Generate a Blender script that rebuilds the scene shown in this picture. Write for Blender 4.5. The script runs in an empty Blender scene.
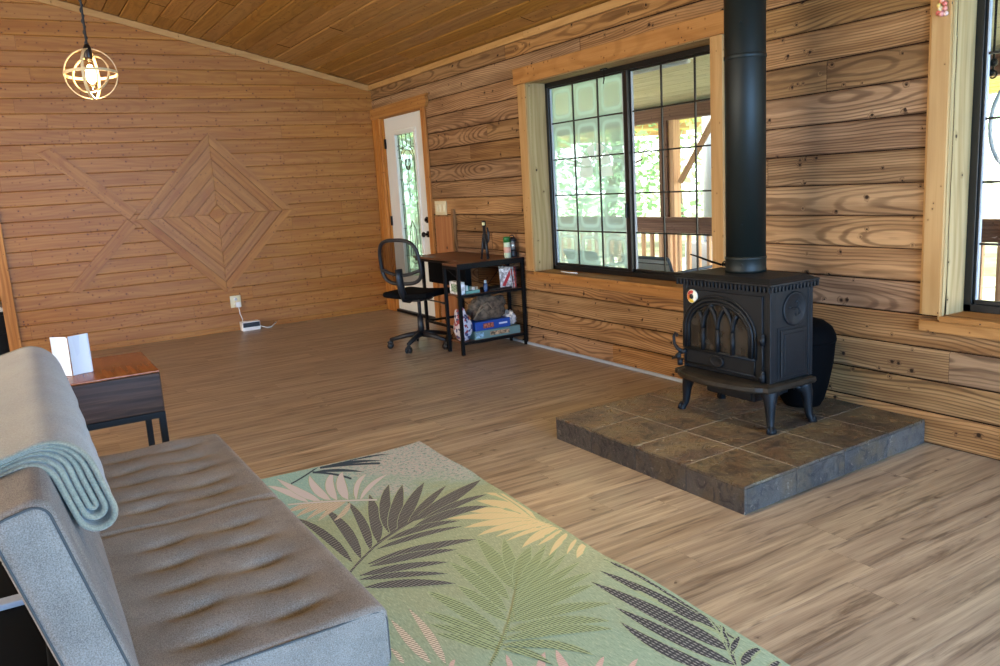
import bpy, math, random
from mathutils import Vector, Matrix
from math import sin, cos, pi, sqrt, atan2, radians

# ------------------------------------------------------------ camera, sky, lights, exposure
S = bpy.context.scene
C = S.collection
H = 1.31
YAW, PITCH, ROLL, FPX = 0.536108, -0.1840905, -0.0608421, 805.589
fw = Vector((sin(YAW)*cos(PITCH), cos(YAW)*cos(PITCH), sin(PITCH)))
rt = fw.cross(Vector((0, 0, 1))).normalized()
up = rt.cross(fw)
rx = rt*cos(ROLL) + up*sin(ROLL)
ry = -rt*sin(ROLL) + up*cos(ROLL)
cam = bpy.data.cameras.new('camera')
cam.sensor_width = 36
cam.lens = FPX*36/1000
cam.clip_start = 0.02
cam.clip_end = 300
camo = bpy.data.objects.new('camera', cam)
C.objects.link(camo)
camo.matrix_world = Matrix(((rx.x, ry.x, -fw.x, 0), (rx.y, ry.y, -fw.y, 0), (rx.z, ry.z, -fw.z, H), (0, 0, 0, 1)))
S.camera = camo

S.view_settings.view_transform = 'Standard'
S.view_settings.look = 'None'
S.view_settings.exposure = 1.1
S.view_settings.gamma = 1
S.view_settings.use_curve_mapping = False
S.cycles.use_denoising = True
S.cycles.max_bounces = 8
S.cycles.diffuse_bounces = 5
S.cycles.transparent_max_bounces = 16
S.cycles.sample_clamp_indirect = 6

wd = bpy.data.worlds.new('sky')
S.world = wd
wd.use_nodes = True
wd.node_tree.nodes['Background'].inputs[0].default_value = (0.95, 0.975, 1.0, 1)
wd.node_tree.nodes['Background'].inputs[1].default_value = 3.6

def area(name, loc, aim, sx, sy, power, col):
    l = bpy.data.lights.new(name, 'AREA')
    l.shape = 'RECTANGLE'
    l.size = sx
    l.size_y = sy
    l.energy = power
    l.color = col
    o = bpy.data.objects.new(name, l)
    C.objects.link(o)
    o.location = loc
    d = (Vector(aim)-Vector(loc)).normalized()
    o.rotation_euler = d.to_track_quat('-Z', 'Y').to_euler()
    return o
# daylight through the big windows behind and to the left of the camera
area('daylight_rear_window', (1.2, -2.42, 1.15), (1.2, 5, .8), 3.6, 1.3, 200, (0.15, 0.48, 1.0))
area('daylight_left_window', (-4.36, 2.6, 1.45), (4, 2.6, 0.9), 3.4, 1.5, 100, (1.0, 0.90, 0.76))
area('daylight_left_far_window', (-4.36, 6.2, 1.5), (4, 6.2, 1.0), 1.6, 1.4, 26, (1.0, 0.90, 0.76))
# warm ceiling lamp above the rug, above the top of the frame
sl_ = bpy.data.lights.new('ceiling_lamp_light', 'SPOT')
sl_.energy = 105
sl_.color = (1, 0.80, 0.50)
sl_.spot_size = radians(115)
sl_.spot_blend = 1.0
sl_.shadow_soft_size = .10
slo = bpy.data.objects.new('ceiling_lamp_light', sl_)
C.objects.link(slo)
slo.location = (1.75, 2.35, 2.68)
sun = bpy.data.lights.new('sun', 'SUN')
sun.energy = 11
sun.angle = 0.02
sun.color = (1, 0.95, 0.85)
so = bpy.data.objects.new('sun', sun)
C.objects.link(so)
so.rotation_euler = Vector((0.62, -0.25, -0.75)).to_track_quat('-Z', 'Y').to_euler()

XW, YB = 3.503, 8.29
def ceil_z(x):
    return 2.40 + (XW-x)*0.245 if x > -0.5 else 2.40 + (XW+0.5)*0.245 - (-0.5-x)*0.245

# ------------------------------------------------------------ mesh builder
class MB:
    def __init__(s):
        s.v = []; s.f = []; s.m = []; s.uv = []; s.r = []; s.sm = []
        s.M = None; s.mat = 0; s.rnd = 0.5; s.smooth = False
    def add(s, pts, faces, uvs=None, smooth=None, mat=None, rnd=None):
        b = len(s.v)
        pts = [Vector(p) for p in pts]
        loc = pts
        if s.M is not None:
            pts = [s.M @ p for p in pts]
        s.v += pts
        for i, f in enumerate(faces):
            s.f.append([b+k for k in f])
            s.m.append(s.mat if mat is None else mat)
            s.r.append(s.rnd if rnd is None else rnd)
            s.sm.append(s.smooth if smooth is None else smooth)
            if uvs is not None:
                s.uv.append([uvs[k] for k in f])
            else:
                s.uv.append([(loc[k].x+loc[k].y*.001, loc[k].y+loc[k].z) for k in f])
        return s
    def quad(s, a, b, c, d, **k):
        w = (Vector(b)-Vector(a)).length; h = (Vector(d)-Vector(a)).length
        return s.add([a, b, c, d], [(0, 1, 2, 3)], uvs=[(0, 0), (w, 0), (w, h), (0, h)], **k)
    def box(s, x0, x1, y0, y1, z0, z1, r=0.0, seg=1, grain=None, smooth=None, taper=None, **k):
        c = Vector(((x0+x1)/2, (y0+y1)/2, (z0+z1)/2)); h = Vector((abs(x1-x0)/2, abs(y1-y0)/2, abs(z1-z0)/2))
        r = min(r, min(h)*.98)
        if grain is None:
            grain = max(range(3), key=lambda i: h[i])
        elif isinstance(grain, str):
            grain = 'xyz'.index(grain)
        def line(a):
            if r <= 0: return [-h[a], h[a]]
            L = [-(h[a]-r) - r*cos(pi/2*i/(seg)) if False else -(h[a]) + r*i/seg for i in range(seg+1)]
            return L + [-q for q in L[::-1]]
        pts = []; fs = []; uvs = []; sm = []
        for ax in range(3):
            u, v = [(1, 2), (2, 0), (0, 1)][ax]
            for sg in (-1, 1):
                Lu, Lv = line(u), line(v); b = len(pts)
                for q in Lv:
                    for p in Lu:
                        P = Vector((0, 0, 0)); P[ax] = sg*h[ax]; P[u] = p; P[v] = q
                        if r > 0:
                            Q = Vector([max(-(h[i]-r), min(h[i]-r, P[i])) for i in range(3)])
                            D = P-Q
                            if D.length > 1e-9: P = Q + D.normalized()*r
                        if taper: P = Vector(taper(P, h))
                        pts.append(P+c)
                        a2 = v if u == grain else u
                        if ax == grain:
                            uvs.append((P[u]*.35+7, P[v]))
                        else:
                            uvs.append(((P+c)[grain], P[a2]))
                n = len(Lu)
                for j in range(len(Lv)-1):
                    for i in range(n-1):
                        f = (b+j*n+i, b+j*n+i+1, b+(j+1)*n+i+1, b+(j+1)*n+i)
                        fs.append(f if sg > 0 else f[::-1])
        return s.add(pts, fs, uvs=uvs, smooth=(r > 0 and seg > 1) if smooth is None else smooth, **k)
    def softbox(s, x0, x1, y0, y1, z0, z1, r, n, disp=None, smooth=True, **k):
        """rounded box on an even grid of n=(nx,ny,nz) cells, optionally displaced"""
        c = Vector(((x0+x1)/2, (y0+y1)/2, (z0+z1)/2)); h = Vector(((x1-x0)/2, (y1-y0)/2, (z1-z0)/2))
        pts = []; fs = []; uvs = []
        for ax in range(3):
            u, v = [(1, 2), (2, 0), (0, 1)][ax]
            for sg in (-1, 1):
                b = len(pts)
                for j in range(n[v]+1):
                    for i in range(n[u]+1):
                        P = Vector((0, 0, 0)); P[ax] = sg*h[ax]; P[u] = -h[u]+2*h[u]*i/n[u]; P[v] = -h[v]+2*h[v]*j/n[v]
                        Q = Vector([max(-(h[i2]-r), min(h[i2]-r, P[i2])) for i2 in range(3)])
                        D = P-Q
                        if D.length > 1e-9: P = Q + D.normalized()*r
                        W = P+c
                        if disp: W = Vector(disp(W))
                        pts.append(W); uvs.append((W.y, W.x+W.z))
                m = n[u]+1
                for j in range(n[v]):
                    for i in range(n[u]):
                        f = (b+j*m+i, b+j*m+i+1, b+(j+1)*m+i+1, b+(j+1)*m+i)
                        fs.append(f if sg > 0 else f[::-1])
        return s.add(pts, fs, uvs=uvs, smooth=smooth, **k)
    def tube(s, path, rad, seg=8, closed=False, caps=True, smooth=True, flat=1.0, **k):
        P = [Vector(p) for p in path]; n = len(P)
        R = rad if isinstance(rad, (list, tuple)) else [rad]*n
        T = []
        for i in range(n):
            if closed: t = P[(i+1) % n]-P[i-1]
            else: t = P[min(i+1, n-1)]-P[max(i-1, 0)]
            T.append(t.normalized() if t.length > 1e-9 else Vector((0, 0, 1)))
        a = Vector((0, 0, 1)) if abs(T[0].z) < .9 else Vector((1, 0, 0))
        N = (a - T[0]*a.dot(T[0])).normalized()
        pts = []; fs = []; uvs = []; L = 0
        for i in range(n):
            if i:
                N = (N - T[i]*N.dot(T[i]))
                N = N.normalized() if N.length > 1e-6 else T[i].orthogonal().normalized()
                L += (P[i]-P[i-1]).length
            B = T[i].cross(N)
            for j in range(seg):
                an = 2*pi*j/seg
                pts.append(P[i] + (N*cos(an) + B*sin(an)*flat)*R[i]); uvs.append((L, j/seg*2*pi*R[i]))
        m = n if closed else n-1
        for i in range(m):
            for j in range(seg):
                a0 = i*seg+j; a1 = i*seg+(j+1) % seg; i2 = (i+1) % n
                fs.append((a0, a1, i2*seg+(j+1) % seg, i2*seg+j))
        if caps and not closed:
            fs.append(tuple(range(seg))[::-1]); fs.append(tuple((n-1)*seg+j for j in range(seg)))
        return s.add(pts, fs, uvs=uvs, smooth=smooth, **k)
    def cyl(s, a, b, r, seg=16, r2=None, smooth=True, **k):
        return s.tube([a, b], [r, r if r2 is None else r2], seg=seg, smooth=smooth, **k)
    def lathe(s, prof, c=(0, 0, 0), seg=24, smooth=True, sx=1, sy=1, **k):
        pts = []; fs = []; uvs = []; n = len(prof)
        for i, (r, z) in enumerate(prof):
            for j in range(seg):
                a = 2*pi*j/seg
                pts.append((c[0]+r*cos(a)*sx, c[1]+r*sin(a)*sy, c[2]+z)); uvs.append((z, r*a))
        for i in range(n-1):
            for j in range(seg):
                fs.append((i*seg+j, i*seg+(j+1) % seg, (i+1)*seg+(j+1) % seg, (i+1)*seg+j))
        if prof[0][0] > 1e-5: fs.append(tuple(range(seg))[::-1])
        if prof[-1][0] > 1e-5: fs.append(tuple((n-1)*seg+j for j in range(seg)))
        return s.add(pts, fs, uvs=uvs, smooth=smooth, **k)
    def prism(s, poly, f3, d0, d1, smooth=False, **k):
        """poly: 2-D outline; f3(u,v,d) -> 3-D point; extruded from depth d0 to d1"""
        n = len(poly)
        pts = [f3(u, v, d0) for u, v in poly] + [f3(u, v, d1) for u, v in poly]
        uvs = [(u, v) for u, v in poly]*2
        fs = [tuple(range(n))[::-1], tuple(range(n, 2*n))]
        fs += [(i, (i+1) % n, n+(i+1) % n, n+i) for i in range(n)]
        return s.add(pts, fs, uvs=uvs, smooth=smooth, **k)
    def ball(s, c, r, seg=14, rings=8, sz=1.0, **k):
        prof = [(r*sin(pi*i/rings), -r*sz*cos(pi*i/rings)) for i in range(rings+1)]
        prof[0] = (1e-6, -r*sz); prof[-1] = (1e-6, r*sz)
        return s.lathe(prof, c, seg, **k)
    def build(s, name, mats, parent=None, origin=None):
        if not isinstance(mats, (list, tuple)): mats = [mats]
        if parent is not None:
            o = parent; off = Vector((0, 0, 0))
            while o is not None:
                off += o.location; o = o.parent
            loc = Vector((0, 0, 0))
        else:
            if origin is None:
                xs = [p.x for p in s.v]; ys = [p.y for p in s.v]; zs = [p.z for p in s.v]
                origin = ((min(xs)+max(xs))/2, (min(ys)+max(ys))/2, min(zs))
            off = Vector(origin); loc = off
        me = bpy.data.meshes.new(name)
        me.from_pydata([p-off for p in s.v], [], s.f)
        uvl = me.uv_layers.new(name='UVMap')
        flat = [c for f in s.uv for q in f for c in q]
        uvl.data.foreach_set('uv', flat)
        at = me.attributes.new('rnd', 'FLOAT', 'FACE')
        at.data.foreach_set('value', s.r)
        me.polygons.foreach_set('material_index', s.m)
        me.polygons.foreach_set('use_smooth', s.sm)
        for m in mats: me.materials.append(m)
        me.update()
        ob = bpy.data.objects.new(name, me)
        C.objects.link(ob)
        ob.location = loc
        if parent is not None: ob.parent = parent
        return ob

def tag(o, label=None, cat=None, group=None, kind=None):
    if label: o['label'] = label
    if cat: o['category'] = cat
    if group: o['group'] = group
    if kind: o['kind'] = kind
    return o
def thing(name, label, cat, loc=(0, 0, 0), group=None, kind=None):
    o = bpy.data.objects.new(name, None)
    C.objects.link(o)
    o.location = loc
    o.empty_display_size = .1
    return tag(o, label, cat, group, kind)
def struct(o): o['kind'] = 'structure'; return o
def rot(axis, ang, c):
    c = Vector(c)
    return Matrix.Translation(c) @ Matrix.Rotation(ang, 4, axis) @ Matrix.Translation(-c)

# ------------------------------------------------------------ materials
def srgb(h):
    h = h.lstrip('#'); v = [int(h[i:i+2], 16)/255 for i in (0, 2, 4)]
    return tuple((c/12.92 if c <= .04045 else ((c+.055)/1.055)**2.4) for c in v) + (1,)
class NT:
    def __init__(s, name):
        s.mat = bpy.data.materials.new(name); s.mat.use_nodes = True
        s.t = s.mat.node_tree; s.t.nodes.clear()
        s.out = s.n('ShaderNodeOutputMaterial')
    def n(s, ty, **k):
        n = s.t.nodes.new(ty)
        for a, b in k.items(): setattr(n, a, b)
        return n
    def l(s, a, b): s.t.links.new(a, b)
    def set(s, sock, val):
        if hasattr(val, 'is_output') or isinstance(val, bpy.types.NodeSocket): s.l(val, sock)
        else: sock.default_value = val
    def math(s, op, a, b=None, c=None, clamp=False):
        n = s.n('ShaderNodeMath', operation=op, use_clamp=clamp)
        s.set(n.inputs[0], a)
        if b is not None: s.set(n.inputs[1], b)
        if c is not None: s.set(n.inputs[2], c)
        return n.outputs[0]
    def xyz(s, x, y, z=0.0):
        n = s.n('ShaderNodeCombineXYZ')
        for i, q in enumerate((x, y, z)): s.set(n.inputs[i], q)
        return n.outputs[0]
    def noise(s, vec, scale=1.0, detail=2.0, rough=.5, dist=0.0):
        n = s.n('ShaderNodeTexNoise')
        if vec is not None: s.l(vec, n.inputs['Vector'])
        n.inputs['Scale'].default_value = scale; n.inputs['Detail'].default_value = detail
        n.inputs['Roughness'].default_value = rough; n.inputs['Distortion'].default_value = dist
        return n.outputs[0]
    def mix(s, f, a, b, mode='MIX'):
        n = s.n('ShaderNodeMix', data_type='RGBA', blend_type=mode)
        s.set(n.inputs[0], f); s.set(n.inputs[6], a); s.set(n.inputs[7], b)
        return n.outputs[2]
    def smooth(s, x, a, b, lo=0.0, hi=1.0):
        n = s.n('ShaderNodeMapRange', interpolation_type='SMOOTHSTEP')
        s.set(n.inputs[0], x); n.inputs[1].default_value = a; n.inputs[2].default_value = b
        n.inputs[3].default_value = lo; n.inputs[4].default_value = hi
        return n.outputs[0]
    def bsdf(s, col, rough=.5, metal=0, spec=.5, normal=None, **k):
        n = s.n('ShaderNodeBsdfPrincipled')
        s.set(n.inputs['Base Color'], col); s.set(n.inputs['Roughness'], rough); s.set(n.inputs['Metallic'], metal)
        s.set(n.inputs['Specular IOR Level'], spec)
        if normal is not None: s.l(normal, n.inputs['Normal'])
        for a, b in k.items(): s.set(n.inputs[a.replace('_', ' ')], b)
        s.l(n.outputs[0], s.out.inputs[0])
        return n
    def bump(s, h, strength=.3, dist=.01):
        n = s.n('ShaderNodeBump'); n.inputs['Strength'].default_value = strength; n.inputs['Distance'].default_value = dist
        s.l(h, n.inputs['Height']); return n.outputs[0]

def wood(name, dark, mid, light, h=.15, freq=70, contrast=.7, knots=.5, tint=.5, rough=.6, spec=.3, streak=.3, wisps=0, wavy=.10, bump=.25, blotch=None, ksize=.12, kscale=1.6, kcol='#2b160b'):
    """sawn board: rings cut lengthwise give cathedral grain; UV.x runs along the board, UV.y across it"""
    t = NT(name)
    uv = t.n('ShaderNodeUVMap'); uv.uv_map = 'UVMap'
    sp = t.n('ShaderNodeSeparateXYZ'); t.l(uv.outputs[0], sp.inputs[0])
    u, v = sp.outputs[0], sp.outputs[1]
    r = t.n('ShaderNodeAttribute'); r.attribute_name = 'rnd'; r = r.outputs['Fac']
    def fr(k): return t.math('FRACT', t.math('MULTIPLY', r, k))
    uo = t.math('ADD', u, t.math('MULTIPLY', r, 173.0))
    # knots
    kv = t.xyz(t.math('DIVIDE', uo, h*1.1), t.math('ADD', t.math('DIVIDE', v, h), t.math('MULTIPLY', r, 31.7)), 0.0)
    vo = t.n('ShaderNodeTexVoronoi'); vo.voronoi_dimensions = '2D'; t.l(kv, vo.inputs['Vector']); vo.inputs['Randomness'].default_value = .9
    kn = t.noise(t.xyz(t.math('MULTIPLY', uo, 30.0), t.math('MULTIPLY', v, 30.0), 1.0), 1.0, 2.0)
    vd, vc = t.math('ADD', vo.outputs['Distance'], t.math('MULTIPLY', t.math('SUBTRACT', kn, .5), .07)), vo.outputs['Color']
    
    sc = t.n('ShaderNodeSeparateColor'); t.l(vc, sc.inputs[0])
    has = t.math('LESS_THAN', sc.outputs[0], knots*kscale*.16)
    size = t.math('MULTIPLY_ADD', t.math('POWER', sc.outputs[1], 2.0), ksize, .105)
    kd = t.math('DIVIDE', vd, size)
    knot = t.math('MULTIPLY', has, t.smooth(kd, .55, 1.15, 1, 0))
    halo = t.math('MULTIPLY', has, t.smooth(kd, .6, 4.0, 1, 0))
    # rings
    c = t.math('MULTIPLY', t.math('SUBTRACT', fr(17.31), .5), h*2.0)
    vv = t.math('SUBTRACT', v, c)
    w1 = t.noise(t.xyz(t.math('MULTIPLY', uo, .9), fr(7.7), 0.0), 1.0, 1.5)
    w2 = t.noise(t.xyz(t.math('MULTIPLY', uo, 2.2), t.math('MULTIPLY', v, 11.0), 0.0), 1.0, 3.0)
    ww = t.math('MULTIPLY_ADD', w1, wavy*1.1, .004)
    rr = t.math('SQRT', t.math('ADD', t.math('MULTIPLY', vv, vv), t.math('MULTIPLY', ww, ww)))
    rr = t.math('ADD', rr, t.math('MULTIPLY', w2, .016))
    rr = t.math('ADD', rr, t.math('MULTIPLY', halo, .016))
    si = t.math('SINE', t.math('MULTIPLY', rr, freq*2*pi))
    ring = t.smooth(si, -.2, 1.0)
    fib = t.noise(t.xyz(t.math('MULTIPLY', uo, 5.0), t.math('MULTIPLY', v, 260.0), 0.0), 1.0, 2.0, .6)
    st = t.noise(t.xyz(t.math('MULTIPLY', uo, 1.3), t.math('MULTIPLY', v, 26.0), fr(3.1)), 1.0, 3.0, .55)
    base = t.mix(t.smooth(st, .3, .7), mid, light)
    f = t.math('MULTIPLY', ring, contrast)
    f = t.math('MULTIPLY', f, t.smooth(t.noise(t.xyz(t.math('MULTIPLY', uo, 1.7), t.math('MULTIPLY', v, 5.0), 3.0), 1.0, 2.0), .25, .65, .45, 1.0))
    col = t.mix(f, base, dark)
    col = t.mix(t.math('MULTIPLY', t.smooth(fib, .45, .8), streak), col, dark)
    if wisps:
        wn = t.noise(t.xyz(t.math('MULTIPLY', uo, 2.2), t.math('MULTIPLY', v, 24.0), fr(2.3)), 1.0, 5.0, .62, .6)
        col = t.mix(t.smooth(wn, .50, .70, 0, wisps), col, dark)
    # board to board tone
    tn = t.n('ShaderNodeHueSaturation')
    t.l(col, tn.inputs['Color'])
    t.l(t.math('MULTIPLY_ADD', fr(5.13), tint*.7, 1-tint*.35), tn.inputs['Value'])
    t.l(t.math('MULTIPLY_ADD', fr(9.71), tint*.3, 1-tint*.15), tn.inputs['Saturation'])
    t.l(t.math('MULTIPLY_ADD', fr(3.37), tint*.012, .5-tint*.006), tn.inputs['Hue'])
    col = tn.outputs[0]
    if blotch:
        bn = t.noise(t.xyz(t.math('MULTIPLY', uo, 1.1), t.math('MULTIPLY', v, 4.0), 9.0), 1.0, 3.0, .6)
        col = t.mix(t.smooth(bn, .5, .8, 0, .65), col, blotch)
    col = t.mix(t.math('MULTIPLY', halo, .35), col, dark)
    col = t.mix(t.math('MULTIPLY', knot, .92), col, srgb(kcol))
    hgt = t.math('SUBTRACT', t.math('MULTIPLY', fib, .5), t.math('MULTIPLY', ring, .5))
    t.bsdf(col, rough, spec=spec, normal=t.bump(hgt, bump, .003))
    return t.mat

def plain(name, col, rough=.5, metal=0, spec=.5, nscale=0, namp=.1, bump=0, bscale=200, **k):
    t = NT(name)
    tc = t.n('ShaderNodeTexCoord')
    c = srgb(col) if isinstance(col, str) else col
    if nscale:
        f = t.noise(tc.outputs['Object'], nscale, 3.0, .6)
        d = tuple(q*(1-namp*2) for q in c[:3])+(1,); b = tuple(min(1, q*(1+namp*2)) for q in c[:3])+(1,)
        c = t.mix(t.smooth(f, .3, .7), d, b)
    nm = None
    if bump: nm = t.bump(t.noise(tc.outputs['Object'], bscale, 2.0), bump, .002)
    t.bsdf(c, rough, metal, spec, normal=nm, **k)
    return t.mat

def fabric(name, a, b, scale=700, bump=.4, sheen=.3, big=8.0, streaky=(1, 1, 1), contrast=(.38, .62)):
    t = NT(name)
    tc = t.n('ShaderNodeTexCoord')
    mp = t.n('ShaderNodeMapping'); t.l(tc.outputs['Object'], mp.inputs[0]); mp.inputs['Scale'].default_value = streaky
    f = t.noise(mp.outputs[0], scale, 3.0, .7)
    g = t.noise(tc.outputs['Object'], big, 3.0, .6)
    f2 = t.math('ADD', t.math('MULTIPLY', f, .75), t.math('MULTIPLY', g, .25))
    col = t.mix(t.smooth(f2, contrast[0], contrast[1]), srgb(a), srgb(b))
    n = t.bsdf(col, .9, spec=.15, normal=t.bump(f, bump, .002), Sheen_Weight=sheen, Sheen_Roughness=.5)
    return t.mat

M = {}
M['rustic'] = wood('rustic_board', srgb('#422b1a'), srgb('#8c6844'), srgb('#b38b60'), h=.15, freq=95, contrast=.62, knots=.12, tint=.6, rough=.75, spec=.15, wavy=.18, bump=.5, blotch=srgb('#62442d'), ksize=.26, kcol='#22140c')
M['pine_wall'] = wood('pine_wall_board', srgb('#87491a'), srgb('#9b6328'), srgb('#b17a39'), h=.131, freq=50, contrast=.3, knots=.6, tint=.16, rough=.45, spec=.35, streak=.22, wavy=.2, bump=.1, kscale=1.1, kcol='#2c1207', ksize=.16)
M['pine_inlay'] = wood('pine_inlay_board', srgb('#87491a'), srgb('#9b6328'), srgb('#b57f3e'), h=.10, freq=45, contrast=.35, knots=.6, tint=.26, rough=.45, spec=.35, streak=.25, wavy=.2, bump=.1, kscale=1.1, kcol='#2c1207', ksize=.16)
M['pine_ceiling'] = wood('pine_ceiling_board', srgb('#6a471c'), srgb('#97692f'), srgb('#a97b3f'), h=.14, freq=45, contrast=.35, knots=.5, tint=.28, rough=.5, spec=.3, streak=.25, wavy=.2, bump=.12, kscale=1.0)
M['trim'] = wood('trim_pine', srgb('#986a34'), srgb('#b3874f'), srgb('#c2985f'), h=.11, freq=30, contrast=.3, knots=.2, tint=.15, rough=.5, spec=.3, streak=.2, wavy=.25, bump=.08, kscale=1.0)
M['header'] = wood('header_cedar', srgb('#7f4e22'), srgb('#a5713a'), srgb('#b6834a'), h=.12, freq=30, contrast=.35, knots=.35, tint=.1, rough=.55, spec=.25, streak=.3, wisps=0, wavy=.25, bump=.1, kscale=1.5)
M['jamb'] = wood('jamb_treated_lumber', srgb('#876b42'), srgb('#a98a5b'), srgb('#bc9f70'), h=.19, freq=35, contrast=.35, knots=.25, tint=.1, rough=.65, spec=.2, streak=.2, wavy=.2, bump=.1, kscale=1.2)
M['door_trim'] = wood('door_trim_cedar', srgb('#7d4519'), srgb('#b0702f'), srgb('#c98b48'), h=.09, freq=45, contrast=.5, knots=.15, tint=.2, rough=.55, spec=.25, streak=.3, wisps=0, wavy=.1, bump=.1)
M['floor'] = wood('vinyl_plank', srgb('#503f31'), srgb('#94806a'), srgb('#b8a488'), h=.18, freq=34, contrast=.2, knots=.12, tint=.26, rough=.36, spec=.5, streak=.5, wisps=.75, wavy=.12, bump=.05, kscale=.6, kcol='#5a4636', ksize=.2)
M['desk_wood'] = wood('desk_walnut_board', srgb('#3b2416'), srgb('#6a432b'), srgb('#7b5236'), h=.5, freq=30, contrast=.5, knots=.0, tint=.05, rough=.4, spec=.4, streak=.4, wavy=.15, bump=.05)
M['table_top'] = wood('table_red_brown', srgb('#5a2c12'), srgb('#8a4a22'), srgb('#9b5a2c'), h=.6, freq=22, contrast=.35, knots=.0, tint=.02, rough=.25, spec=.5, streak=.3, wisps=0, wavy=.2, bump=.04)
M['table_side'] = wood('table_dark_bark', srgb('#150b07'), srgb('#33211a'), srgb('#4f392c'), h=.4, freq=24, contrast=.6, knots=.0, tint=.02, rough=.55, spec=.25, streak=.5, wisps=.6, wavy=.2, bump=.2)
M['porch_wood'] = wood('porch_stained_timber', srgb('#3e2a22'), srgb('#6c4d3f'), srgb('#80604f'), h=.15, freq=40, contrast=.4, knots=.2, tint=.2, rough=.7, spec=.2)
M['porch_tan'] = wood('porch_tan_timber', srgb('#a57a55'), srgb('#d0a684'), srgb('#ddb896'), h=.15, freq=40, contrast=.3, knots=.1, tint=.1, rough=.7, spec=.2)
M['porch_ceiling'] = wood('porch_ceiling_board', srgb('#a6a88a'), srgb('#cfcfb2'), srgb('#dfdfc6'), h=.12, freq=40, contrast=.3, knots=.1, tint=.15, rough=.7, spec=.2)
M['roof_ply'] = wood('yellow_roof_board', srgb('#cfae62'), srgb('#ead08a'), srgb('#f2dc9c'), h=.2, freq=30, contrast=.3, knots=.1, tint=.15, rough=.7, spec=.2)
M['gap'] = plain('board_backing_wood', '#2a1a10', .9, spec=.1)  # dark wood backing that shows in the gaps between boards
M['white_paint'] = plain('white_painted_door', '#e3e4dc', .4)
M['white_plastic'] = plain('white_plastic', '#eceae4', .35)
M['cream_plastic'] = plain('cream_plastic', '#d9cda4', .4)
M['black_plastic'] = plain('black_plastic', '#17181a', .45)
M['black_metal'] = plain('black_powder_coat', '#0b0b0c', .55, spec=.2)
M['black_vinyl'] = plain('window_frame_black', '#0f1011', .35)
M['grey_trim'] = plain('pale_blue_grey_trim', '#aab4c0', .4)
M['iron'] = plain('black_cast_iron', '#101316', .56, metal=.15, spec=.4, nscale=25, namp=.1, bump=.35, bscale=380)
M['iron_brown'] = plain('browned_cast_iron', '#2e2820', .42, metal=.3, spec=.5, nscale=14, namp=.2, bump=.3, bscale=380)
M['pipe'] = plain('stovepipe_black_green', '#141a17', .5, metal=.2, spec=.4, nscale=3, namp=.06)
M['bucket'] = plain('matte_black_steel', '#040405', .85, spec=.08)
M['mesh_void'] = plain('black_fabric', '#0a0b0c', .9, spec=.1)
M['chrome'] = plain('brushed_chrome', '#b9bcc4', .3, metal=.9)
M['dark_leather'] = plain('dark_leather', '#0c0b0b', .55, spec=.2, nscale=6, namp=.2)
M['sofa'] = fabric('heather_grey_sofa_fabric', '#635a50', '#91877b', scale=420, bump=.4, sheen=.08, streaky=(1, .6, 1), contrast=(.34, .66))
M['sofa_pipe'] = plain('charcoal_piping', '#4a4a48', .9, spec=.1)
M['blanket'] = fabric('sage_fleece', '#77705e', '#958f79', scale=260, bump=.5, sheen=.3, big=5)
M['bulb'] = None
def slate(name, cols, rough=.35):
    t = NT(name)
    tc = t.n('ShaderNodeTexCoord')
    r = t.n('ShaderNodeAttribute'); r.attribute_name = 'rnd'; r = r.outputs['Fac']
    off = t.xyz(t.math('MULTIPLY', r, 37.0), t.math('MULTIPLY', r, 11.0), 0.0)
    va = t.n('ShaderNodeVectorMath', operation='ADD'); t.l(tc.outputs['Object'], va.inputs[0]); t.l(off, va.inputs[1])
    n1 = t.noise(va.outputs[0], 3.5, 5.0, .6, .8)
    n2 = t.noise(va.outputs[0], 12.0, 8.0, .72, 1.6)
    n3 = t.noise(va.outputs[0], 6.0, 3.0, .5)
    c = t.mix(t.smooth(n1, .35, .6), srgb(cols[0]), srgb(cols[1]))
    c = t.mix(t.smooth(n3, .5, .68, 0, .8), c, srgb(cols[2]))
    c = t.mix(t.smooth(n2, .50, .62, 0, .8), c, srgb(cols[3]))
    n4 = t.noise(va.outputs[0], 22.0, 4.0, .7, 2.0)
    c = t.mix(t.smooth(n4, .60, .70, 0, .75), c, srgb('#a39584'))
    hs = t.n('ShaderNodeHueSaturation'); t.l(c, hs.inputs['Color'])
    t.l(t.math('MULTIPLY_ADD', t.math('FRACT', t.math('MULTIPLY', r, 5.3)), .65, .62), hs.inputs['Value'])
    t.bsdf(hs.outputs[0], t.smooth(n2, .3, .7, rough, rough+.2), spec=.5, normal=t.bump(n2, .8, .016))
    return t.mat
M['slate'] = slate('slate_tile', ['#5a4c40', '#7b6b50', '#735a41', '#38322d'], .22)
M['slate_edge'] = slate('slate_edge_tile', ['#47423e', '#5d564e', '#66553f', '#33302f'])
M['grout'] = plain('pale_grout', '#a79d8d', .9)
def glass(name, tint=(1, 1, 1), refl=.06, rough=.02):
    t = NT(name)
    tr = t.n('ShaderNodeBsdfTransparent'); tr.inputs[0].default_value = tint + (1,)
    gl = t.n('ShaderNodeBsdfGlossy'); gl.inputs['Roughness'].default_value = rough
    lw = t.n('ShaderNodeLayerWeight'); fc = t.math('MULTIPLY_ADD', t.math('POWER', lw.outputs['Facing'], 5.0), .5, .03)
    mx = t.n('ShaderNodeMixShader'); t.l(fc, mx.inputs[0]); t.l(tr.outputs[0], mx.inputs[1]); t.l(gl.outputs[0], mx.inputs[2])
    t.l(mx.outputs[0], t.out.inputs[0])
    return t.mat
M['glass'] = glass('window_glass', (.97, 1, .98))
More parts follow.
